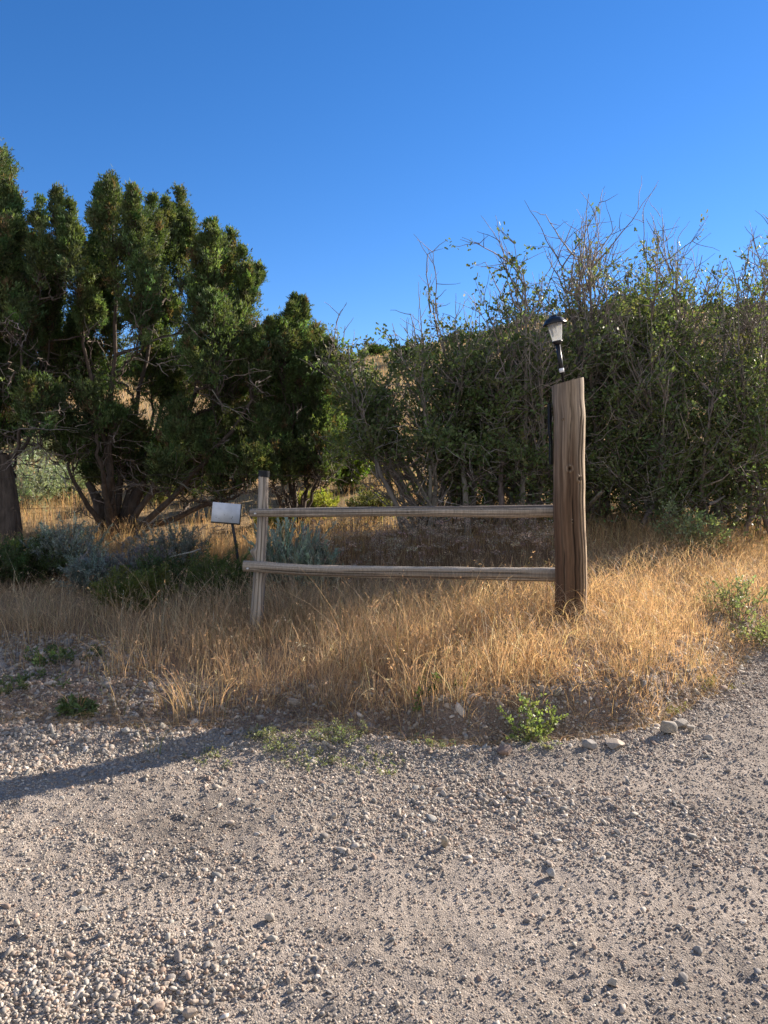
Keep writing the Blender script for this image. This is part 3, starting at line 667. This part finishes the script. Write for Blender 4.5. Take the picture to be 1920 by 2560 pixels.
OAKS = [(835, 20.0, 905, 1.3, 'scrub oak growing farther up the slope behind the small juniper', dict(dead=1.25, n_stem=7, leafy=1.1)),
        (1090, 10.0, 880, .95, 'leafy scrub oak leaning over the gap beside the small juniper', dict(lean=(-.5, 0), dead=1.25, lift=.42, n_stem=12, leafy=1.7)),
        (1165, 10.6, 800, .9, 'scrub oak with grey dead twigs between the leaning oak and the tall post', dict(dead=0.85, n_stem=9)),
        (1310, 10.3, 715, .9, 'dense scrub oak directly left of the tall lamp post', dict(dead=0.9, n_stem=12)),
        (1500, 10.9, 700, .8, 'tallest scrub oak with bare forked stems reaching above the lamp', dict(dead=0.95, n_stem=13, tall=4)),
        (1640, 10.2, 665, .8, 'scrub oak with a leafy top just right of the tall bare stems', dict(dead=1.25)),
        (1775, 10.8, 690, .85, 'scrub oak with bare brush-like twigs above a leafy body at right', dict(dead=0.98, n_stem=12, tall=2)),
        (1905, 10.5, 650, .7, 'leafy scrub oak at the far right end of the thicket', dict(dead=1.07)),
        (1240, 11.3, 785, 1.1, 'scrub oak standing at the back of the thicket left of the lamp', dict(dead=.95)),
        (1430, 11.6, 690, 1.1, 'scrub oak in the back row right behind the lamp post', dict(dead=.95)),
        (1700, 11.8, 700, 1.1, 'scrub oak in the back row showing between the leafy top and brush-like twigs', dict(dead=0.85, n_stem=9)),
        (1950, 12.0, 745, .9, 'scrub oak at the back corner of the thicket by the road bend', dict(dead=1.02))]
for px, d, top, wx, lab, kw in OAKS:
    b = ob(px, d); oak(b, Ht(top, d, b), wx, lab, **kw)

# ---------------------------------------------------------------- bushes and weeds
def bush(name, base, label, cat, n, h, spread, leaf, wid, per, col, mat, group=None, stemc=(.14, .11, .08), start=.15, up=.6, sidetw=2, hv=.3, srad=.003, tipcol=None):
    base = np.asarray(base, float); root = empty(name, tuple(base), label, cat, group); sb_, lf = MB(), MB()
    az = rng.uniform(0, 2*np.pi, n); rad = np.sqrt(rng.random(n))*spread; hh = h*(1-hv*rng.random(n))*(1-.35*(rad/spread)**2)
    tip = base+np.stack([np.cos(az)*rad, np.sin(az)*rad, hh], -1); s = base+np.stack([np.cos(az)*rad*.25, np.sin(az)*rad*.25, 0*az-.03], -1)
    mid = s*.5+tip*.5; mid[:, :2] += (tip-s)[:, :2]*.18
    t = np.linspace(0, 1, 7)[None, :, None]
    st_ = (1-t)**2*s[:, None]+2*t*(1-t)*mid[:, None]+t*t*tip[:, None]+np.cumsum(rng.normal(0, .006*h/.5, (n, 7, 3)), 1)
    allp = [st_]
    for _ in range(sidetw):
        k = rng.integers(2, 6, n); p = st_[np.arange(n), k]; d = nrm(nrm(tip-s)*up+rng.normal(0, .45, (n, 3))); l = h*rng.uniform(.15, .4, n)
        allp.append(p[:, None]+d[:, None]*(l[:, None]*np.linspace(0, 1, 7))[..., None]+np.cumsum(rng.normal(0, .004, (n, 7, 3)), 1))
    A = np.concatenate(allp); tubes(sb_, A, np.tile(np.linspace(srad, srad*.4, 7), (len(A), 1)), 3, colvar(stemc, len(A), .2, .05))
    N = len(A); u = rng.uniform(start, 1, (N, per))*6; i = np.minimum(u.astype(int), 5); f = (u-i)[..., None]
    a_ = np.arange(N)[:, None]; pos = A[a_, i]*(1-f)+A[a_, i+1]*f+rng.normal(0, .004, (N, per, 3)); dr = nrm(A[a_, i+1]-A[a_, i])*up+rng.normal(0, .5, (N, per, 3))
    c = np.repeat(colvar(col, N, .18, .06), per, 0)*np.exp(rng.normal(0, .12, (N*per, 1)))
    if tipcol is not None:
        k = (u.ravel()/6 > .8)[:, None]; c = np.where(k, colvar(tipcol, N*per, .15, .05), c)
    quads_leaf(lf, pos.reshape(-1, 3), dr.reshape(-1, 3), leaf*rng.uniform(.6, 1.3, N*per), wid*rng.uniform(.7, 1.3, N*per), c)
    local(root, sb_.build('stems', M_twig), lf.build('leaves', mat)); return root
SAGE, DKG, YEL, GRN = (.36, .43, .33), (.085, .125, .045), (.36, .38, .09), (.13, .19, .045)
def at(px, d): p = P(px, 1280, d); p[2] = gz(p[0], d); return p
bush('sagebrush', at(715, 8.0), 'grey-green sagebrush with upright stems behind the rails beside the fence post', 'shrub', 75, .74, .36, .05, .012, 40, SAGE, M_sage, 'sagebrush', up=1.9, hv=.5)
bush('sagebrush', at(795, 7.75), 'lower grey-green sagebrush clump behind the rails at mid fence', 'shrub', 60, .50, .24, .05, .012, 40, SAGE, M_sage, 'sagebrush', up=1.9, hv=.5)
bush('sagebrush', at(165, 8.6), 'dusty blue-grey sagebrush in front of the large juniper', 'shrub', 100, .66, .42, .038, .008, 46, (.25, .30, .26), M_sage, 'sagebrush', up=.9)
bush('sagebrush', at(235, 7.9), 'small blue-grey sagebrush rising from the shaded dry grass', 'shrub', 60, .46, .3, .035, .008, 46, (.25, .30, .26), M_sage, 'sagebrush', up=.9)
bush('sagebrush', at(425, 8.9), 'dark ragged sagebrush between the large juniper and the sign', 'shrub', 80, .55, .5, .035, .008, 36, (.22, .25, .21), M_sage, 'sagebrush', up=.8)
bush('sagebrush', at(330, 8.3), 'dim purple-grey sagebrush beneath the large juniper', 'shrub', 70, .45, .45, .035, .008, 36, (.24, .235, .22), M_sage, 'sagebrush', up=.8)
bush('green_shrub', at(45, 8.4), 'dark green shrub at the foot of the leaning juniper trunk', 'shrub', 110, .55, .6, .05, .010, 50, DKG, M_herb, 'low green shrubs')
bush('green_shrub', at(335, 7.2), 'low yellow-green shrub sunk in the shaded tall grass', 'shrub', 80, .42, .40, .05, .007, 50, (.15, .165, .04), M_herb, 'low green shrubs')
bush('green_shrub', at(545, 7.4), 'dark green shrub in the shaded grass left of the fence post', 'shrub', 80, .55, .34, .05, .007, 50, (.11, .145, .04), M_herb, 'low green shrubs')
bush('green_shrub', at(400, 7.9), 'thin dark green shrub behind the low yellow-green one', 'shrub', 40, .45, .3, .05, .008, 40, DKG, M_herb, 'low green shrubs')
bush('rabbitbrush', at(792, 12.0), 'bright yellow-green rabbitbrush in the sun beyond the top rail', 'shrub', 90, .52, .34, .05, .010, 40, YEL, M_herb, 'rabbitbrush in the gap', up=1.0)
bush('rabbitbrush', at(700, 11.4), 'low yellow-green rabbitbrush just right of the fence post top', 'shrub', 60, .34, .4, .045, .010, 40, YEL, M_herb, 'rabbitbrush in the gap')
bush('rabbitbrush', at(930, 11.6), 'grey-green rounded rabbitbrush under the leaning oak branches', 'shrub', 90, .5, .36, .045, .010, 36, (.20, .22, .09), M_herb, 'rabbitbrush in the gap', up=1.0)
bush('rabbitbrush', at(965, 14.5), 'small yellow-green rabbitbrush higher up the dry slope', 'shrub', 50, .5, .3, .05, .012, 40, YEL, M_herb, 'rabbitbrush in the gap')
bush('leafy_shrub', at(868, 14.0), 'sunlit light green leafy shrub beside the small juniper', 'shrub', 110, 1.55, .5, .065, .04, 26, (.16, .24, .04), M_herb, sidetw=3)
bush('leafy_shrub', at(800, 14.8), 'smaller light green leafy shrub half hidden by the small juniper', 'shrub', 60, 1.1, .4, .065, .04, 26, (.16, .24, .04), M_herb, sidetw=3)
bush('leafy_shrub', at(1745, 9.0), 'pale green leafy shrub between dry grass and dark oaks at right', 'shrub', 34, .55, .42, .036, .024, 11, (.29, .35, .18), M_herb, sidetw=3)
bush('leafy_shrub', at(1680, 9.1), 'single pale green leafy sprig beside the pale leafy shrub', 'shrub', 12, .75, .22, .036, .024, 11, (.29, .35, .18), M_herb, sidetw=3)
for px, d, h, lab, c in ((55, 12.6, 1.0, 'pale sage-green brush standing behind the leaning bare trunk', (.34, .40, .30)), (150, 13.4, .7, 'sunlit grey-green brush on the slope left of the many-stemmed trunk', (.27, .32, .2)), (390, 13.2, .6, 'sunlit olive brush on the slope seen under the large juniper, nearest the sign', (.24, .27, .12)),
                     (240, 15.0, .9, 'olive brush higher up the slope behind the many-stemmed trunk', (.2, .24, .11)), (100, 16.5, 1.0, 'farthest grey-green brush on the slope between the juniper trunks', (.25, .3, .19)), (480, 14.6, .8, 'olive brush on the slope directly above the white sign', (.22, .25, .12))):
    bush('slope_brush', at(px, d), lab, 'shrub', 90, h, h*.8, .05, .014, 30, c, M_herb, 'brush on the slope behind the junipers', sidetw=3)
bush('weed', at(1840, 6.95), 'light green leafy weed in the sunlit grass near the road bend', 'weed', 26, .40, .34, .024, .013, 16, (.28, .33, .18), M_herb, 'green weeds', sidetw=3)
bush('weed', at(1905, 6.6), 'low light green weed at the right rim of the sunlit grass', 'weed', 22, .26, .3, .024, .012, 16, (.28, .32, .16), M_herb, 'green weeds', sidetw=3)
bush('weed', at(1335, 4.48), 'bushy bright green weed growing from the cut bank', 'weed', 13, .37, .16, .022, .015, 18, (.26, .32, .12), M_herb, 'green weeds', sidetw=3, hv=.5)
bush('weed', at(1060, 4.75), 'spindly dark green weed under the grass edge in mid bank', 'weed', 8, .18, .25, .03, .012, 16, (.10, .15, .05), M_herb, 'green weeds')
for px, d, h, s, n, lab in ((845, 4.33, .10, .17, 60, 'low green weed mat below the fence, the fullest of the row'), (675, 4.28, .085, .17, 55, 'low green weed mat nearest the long post shadow'), (760, 4.12, .06, .2, 45, 'thin low weed mat spread among pebbles in front of the fullest mat'),
                            (930, 4.05, .05, .18, 36, 'sparse low weeds among pale pebbles in front of the bank'), (1080, 4.28, .05, .14, 26, 'small low weed patch at the rim of the ditch'), (520, 4.1, .045, .18, 26, 'scattered low weed beside the post shadow on the gravel'),
                            (1360, 4.25, .05, .12, 20, 'tiny low weed below the bushy bright green weed'), (1700, 4.95, .07, .16, 26, 'low yellowish weed on the gravel slope by the road bend'), (1790, 5.5, .06, .2, 30, 'low yellowish weed between sunlit grass and road bend')):
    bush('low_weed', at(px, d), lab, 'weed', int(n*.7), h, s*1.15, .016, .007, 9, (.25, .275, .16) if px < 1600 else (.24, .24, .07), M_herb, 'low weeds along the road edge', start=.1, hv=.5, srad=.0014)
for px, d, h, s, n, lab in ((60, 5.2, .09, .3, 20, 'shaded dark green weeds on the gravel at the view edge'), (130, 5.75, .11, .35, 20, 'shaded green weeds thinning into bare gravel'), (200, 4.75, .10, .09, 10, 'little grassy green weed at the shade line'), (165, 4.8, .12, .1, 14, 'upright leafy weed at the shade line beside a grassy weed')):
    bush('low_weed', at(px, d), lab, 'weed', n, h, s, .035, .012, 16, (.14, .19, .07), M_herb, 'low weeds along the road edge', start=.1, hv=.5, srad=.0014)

# ---------------------------------------------------------------- grass
def blades(mb, base, h, lean_dir, lean, wid, col, heads=.3, K=5):
    n = len(base); t = np.linspace(0, 1, K)
    ld = np.stack([np.cos(lean_dir), np.sin(lean_dir), 0*lean_dir], -1)
    bend = (lean*h)[:, None]*t**2; zz = h[:, None]*(t-(.28*np.minimum(lean, 1.4)**2)[:, None]*t**2)
    p = base[:, None]+ld[:, None]*bend[..., None]+np.array((0, 0, 1.))*zz[..., None]+np.cumsum(rng.normal(0, .006, (n, K, 3))*h[:, None, None], 1)
    side = nrm(np.stack([np.cos(a := rng.uniform(0, np.pi, n)), np.sin(a), 0*a], -1))
    wt = wid[:, None]*np.array([1, .9, .75, .5, .15])[None, :K]
    V = np.stack([p-side[:, None]*wt[..., None]/2, p+side[:, None]*wt[..., None]/2], 2)
    idx = np.arange(n*K*2).reshape(n, K, 2); q = np.stack([idx[:, :-1, 0], idx[:, :-1, 1], idx[:, 1:, 1], idx[:, 1:, 0]], -1).reshape(-1, 4)
    mb.add(V, q, np.repeat(col, K*2, 0))
    hs = np.where(rng.random(n) < heads)[0]
    if len(hs):
        m = 5; tp = p[hs, -1]; td = nrm(p[hs, -1]-p[hs, -2])
        s = rng.uniform(0, .16, (len(hs), m)); pos = tp[:, None]-td[:, None]*(s*h[hs][:, None])[..., None]; dr = td[:, None]*.9+rng.normal(0, .35, (len(hs), m, 3))+np.array((0, 0, -.2))
        quads_leaf(mb, pos.reshape(-1, 3), dr.reshape(-1, 3), rng.uniform(.016, .034, len(hs)*m), rng.uniform(.0025, .005, len(hs)*m), np.repeat(col[hs]*np.array((1.12, 1.08, 1.1)), m, 0))
GX = [-6, -3, -2.2, -1.5, -1.0, -.5, 0, .6, 1.0, 1.5, 2.1, 2.8, 3.6, 5, 7]
GO = [1.1, .85, .66, .52, .32, .15, .02, .05, .10, .12, .12, .02, -.1, 0, 0]                 # how far behind the road edge the grass starts
def field():
    mb = MB()
    n = 330000; x = rng.uniform(-5.5, 6.0, n); y = rng.uniform(4.3, 9.4, n)
    q = y-edge(x)-np.interp(x, GX, GO)+.26*fbm(x*2.7, y*2.7, 90)*2
    cl = fbm(x*3.1, y*3.1, 91, 3)
    hole = np.exp(-(((x+2.55)/.55)**2+((y-5.85)/.42)**2))                  # bare gravel patch at left
    k = sstep(0, .35, q)*(.35+.65*sstep(-.25, .15, cl))*(1-.95*hole)*(np.interp(y, [4, 6.7, 7.3, 8.2, 9.4], [1, 1, .28, .10, .08])*(1-sstep(1.5, 2.4, x))+np.interp(y, [4, 7.6, 8.8, 9.4], [1, .9, .5, .3])*sstep(1.5, 2.4, x))*np.interp(x, [-6, -2.2, -1, 6], [.42, .5, .85, .85])
    k = k*(np.abs(x) < .70*y+.5)
    s = rng.random(n) < k*.62; x, y, q, cl = x[s], y[s], q[s], cl[s]; n = len(x)
    nt_ = n//26; ci = rng.integers(0, n, nt_); pick = rng.random(n) < .55; ti = rng.integers(0, nt_, n)
    ox = rng.normal(0, .045, n); oy = rng.normal(0, .045, n); x = np.where(pick, x[ci][ti]+ox, x); y = np.where(pick, y[ci][ti]+oy, y); q = y-edge(x)-np.interp(x, GX, GO)
    th = rng.uniform(.72, 1.45, nt_)[ti]; hm = np.where(pick, th, rng.uniform(.6, 1.05, n)); ldir = np.where(pick, np.arctan2(oy, ox)+rng.normal(0, .5, n), rng.uniform(0, 6.28, n)*.7+cl*4)
    tcol = np.where(pick, rng.normal(0, .2, nt_)[ti], 0)
    z = terrain(x, y)
    h = hm*(.27+.12*fbm(x*1.3, y*1.3, 92)+.07*cl)*np.interp(y, [6.6, 7.4, 9], [1, .75, .7])*(1-.68*np.exp(-((x-1.35)/.36)**2)*(y < 6.25))*(1-.4*np.exp(-((x+1.0)/.4)**2)*(y < 6.5))*np.exp(rng.normal(0, .25, n))*np.interp(q, [0, .25, .8], [.55, .85, 1.05])*np.interp(x, [-5, -1, 1.2, 2.2, 5], [1.0, .98, .82, .60, .66])
    straw = np.array((.68, .51, .32)); gold = np.array((.70, .53, .315)); brown = np.array((.48, .31, .18))
    g = sstep(-.3, 1.6, x+.8*cl)[:, None]; u = rng.random((n, 1))
    col = (straw*(1-g)+gold*g)*(1-.55*(u > .72))+brown*.55*(u > .72)
    col = col*np.exp(rng.normal(-.04, .26, (n, 1))+tcol[:, None])
    gr = (rng.random(n) < .05)[:, None]; col = np.where(gr, np.array((.22, .22, .08)), col)
    blades(mb, np.stack([x, y, z-.01], -1), h, ldir, np.abs(rng.normal(.24, .3, n))+.2*pick+.9*(rng.random(n) < .09), np.where(rng.random(n) < .14, rng.uniform(.0045, .0068, n), rng.uniform(.0016, .0036, n)), np.clip(col, 0, .9), .16)
    # fallen pale blades
    m = 3500; x = rng.uniform(-.4, 4, m); y = edge(x)+rng.uniform(.5, 2.6, m); z = terrain(x, y)+rng.uniform(.08, .22, m)
    blades(mb, np.stack([x, y, z], -1), rng.uniform(.12, .28, m), rng.uniform(0, 6.28, m), rng.uniform(.9, 1.6, m), rng.uniform(.003, .005, m), colvar((.62, .48, .29), m, .15, .05), 0)
    # matted litter low down
    m = 60000; x = rng.uniform(-5.5, 6, m); y = rng.uniform(4.6, 10.5, m); q = y-edge(x)-np.interp(x, GX, GO); s = (q > .05) & (np.abs(x) < .6*y+.4) & (rng.random(m) < .8*(1-.9*np.exp(-(((x+2.55)/.55)**2+((y-5.85)/.42)**2)))); x, y = x[s], y[s]; m = len(x)
    blades(mb, np.stack([x, y, terrain(x, y)], -1), rng.uniform(.08, .2, m), rng.uniform(0, 6.28, m), rng.uniform(.3, 1.6, m), rng.uniform(.002, .005, m), colvar((.45, .33, .2), m, .3, .06), 0)
    m = 9000; x = rng.uniform(-4.5, 4.5, m); y = edge(x)+rng.gamma(1.6, .22, m)-.08; s = np.abs(x) < .6*y+.3; x, y = x[s], y[s]; m = len(x)   # straw fallen on the bank
    blades(mb, np.stack([x, y, terrain(x, y)+.004], -1), rng.uniform(.04, .16, m), rng.uniform(0, 6.28, m), rng.uniform(1.4, 2.6, m), rng.uniform(.0015, .003, m), colvar((.42, .32, .2), m, .3, .06), 0)
    tag(mb.build('dry_grass', M_grass), 'tall golden dry grass along the roadside bank', 'grass', kind='stuff')
    # dry slope beyond
    mb = MB(); n = 175000; y = 9+55*rng.random(n)**1.9; x = rng.uniform(-.75, .95, n)*y
    cl = fbm(x*1.1, y*1.1, 95, 3); s = rng.random(n) < .3+.7*sstep(-.2, .2, cl); x, y, cl = x[s], y[s], cl[s]; n = len(x)
    blades(mb, np.stack([x, y, terrain(x, y)-.01], -1), rng.uniform(.14, .34, n)*(1+.4*cl), rng.uniform(0, 6.28, n), np.abs(rng.normal(.3, .3, n)), rng.uniform(.003, .006, n)*(y/10), colvar((.52, .39, .21), n, .25, .06), .3)
    tag(mb.build('slope_grass', M_grass), 'pale dry grass over the sunlit slope beyond the fence', 'grass', kind='stuff')
    # dried flower heads behind the rails
    mb = MB(); n = 620; x = rng.uniform(-.9, 1.9, n); y = rng.uniform(7.5, 9.4, n); z = terrain(x, y); h = rng.uniform(.22, .5, n)
    base = np.stack([x, y, z], -1); top = base+np.stack([rng.normal(0, .06, n), rng.normal(0, .06, n), h], -1)
    tubes(mb, np.stack([base, (base+top)/2, top], 1), np.full((n, 3), .0018), 3, colvar((.22, .15, .10), n, .2, .05))
    m = 26; a = nrm(rng.normal(size=(n, m, 3))*np.array((1, 1, .45))+np.array((0, 0, .25)))
    quads_leaf(mb, np.repeat(top, m, 0)+a.reshape(-1, 3)*rng.uniform(.005, .045, (n*m, 1)), a.reshape(-1, 3), rng.uniform(.01, .024, n*m), rng.uniform(.006, .014, n*m), np.repeat(colvar((.46, .37, .29), n, .25, .06), m, 0)*np.exp(rng.normal(0, .2, (n*m, 1))))
    tag(mb.build('dried_flowers', M_grass), 'brown dried flower heads in the shade behind the rails', 'dried flowers', kind='stuff')
field()
def tuft(px, d, n, h, spread, label, col=(.56, .43, .26), lean=.45, green=0):
    b = at(px, d); mb = MB(); az = rng.uniform(0, 6.28, n); r = np.sqrt(rng.random(n))*spread
    base = np.stack([np.cos(az)*r, np.sin(az)*r*.6, 0*az-.01], -1)
    c = colvar(col, n, .2, .05)
    if green: c = np.where((rng.random(n) < green)[:, None], colvar((.24, .28, .11), n, .15, .05), c)
    blades(mb, base, h*rng.uniform(.55, 1.1, n), az+rng.normal(0, .5, n), np.abs(rng.normal(lean, .25, n)), rng.uniform(.0032, .006, n), c, .5)
    o = mb.build('grass_tuft', M_grass); o.location = tuple(b); tag(o, label, 'grass tuft', 'grass tufts at the road edge')
tuft(480, 4.72, 75, .36, .2, 'largest straw-coloured grass tuft, sunlit at the foot of the shaded grass')
tuft(420, 4.9, 36, .33, .12, 'smaller straw tuft just left of the largest tuft', lean=.6)
tuft(285, 4.75, 14, .30, .045, 'few-bladed tuft with green blades standing alone on shaded gravel', green=.5)
tuft(180, 4.75, 7, .30, .03, 'thin reddish tuft of dry stems on the gravel near the view edge', (.42, .26, .15), .2)
tuft(375, 4.18, 12, .20, .05, 'small sparse tuft growing in the long post shadow', green=.35)
tuft(640, 4.75, 26, .26, .12, 'sparse dry tuft between the largest tuft and the bank', lean=.6)
tuft(1560, 5.0, 16, .30, .1, 'few long bent stems hanging over the cut bank', lean=1.1)
tuft(560, 4.85, 24, .32, .12, 'upright dry tuft right beside the largest tuft', lean=.35)

# ---------------------------------------------------------------- sticks
def stick(pts, r, label, col, name='dead_branch'):
    mb = MB(); p = np.array(pts); tubes(mb, p[None], np.linspace(r, r*.6, len(p))[None], 7, col); o = mb.build(name, M_bark, smooth=True); tag(o, label, 'branch')
stick([P(1462, 1276, 10.3), P(1478, 1258, 9.9), P(1488, 1247, 9.65), P(1499, 1235, 9.5), P(1508, 1228, 9.4)], .03, 'short pale broken branch stub against the dark oaks beside the tall post', (.42, .36, .28))
stick([P(420, 1395, 8.3), P(452, 1386, 8.25), P(480, 1380, 8.2), P(502, 1372, 8.2)], .012, 'thin grey fallen stick in the shaded brush left of the sign', (.34, .32, .28))
stick([P(1770, 1262, 9.5), P(1790, 1254, 9.7), P(1812, 1240, 10.2)], .022, 'dim grey broken branch low in the oaks at right', (.2, .17, .14))

# ---------------------------------------------------------------- shrubs on the hill
def hill_mesh(seed):
    r = np.random.default_rng(seed); n = 130; m = 26
    a = nrm(r.normal(size=(n, 3))); a[:, 2] = np.abs(a[:, 2]); c = a*r.uniform(.45, 1, (n, 1))*np.array((1, 1, .9))
    pos = c[:, None]+r.normal(0, .13, (n, m, 3)); mb = MB()
    cc = np.repeat(colvar((.055, .085, .022), n, .25, .08), m, 0)*np.exp(r.normal(0, .2, (n*m, 1)))
    quads_leaf(mb, pos.reshape(-1, 3), r.normal(size=(n*m, 3))+np.array((0, 0, .3)), r.uniform(.08, .2, n*m), r.uniform(.05, .12, n*m), cc); return mb
proto = []
hs = np.random.default_rng(12); cnt = 0
for i in range(4):
    o = hill_mesh(i).build('hill_shrub', M_leaf); proto.append(o)
while cnt < 297:
    y = 20+95*hs.random()**.8; x = (hs.uniform(-.62, .62) if cnt < 250 else hs.uniform(.6, 1.0))*y
    if -.16 < x/y < .06 and y < 30 and hs.random() < .8: continue
    if fbm(x*.06, y*.06, 33, 3) < -.12 and y < 60: continue
    s = hs.uniform(.45, 1.15)*(1+y/160)
    o = proto[cnt] if cnt < 4 else proto[cnt % 4].copy()
    if cnt >= 4: C.objects.link(o)
    o.location = (x, y, gz(x, y)-.1*s); o.scale = (s*1.2, s*1.2, s*hs.uniform(.8, 1.1)); o.rotation_euler = (0, 0, hs.uniform(0, 6.28))
    tag(o, 'round green scrub oak bush on the dry hillside beyond the trees', 'shrub', 'scrub bushes covering the hillside'); cnt += 1
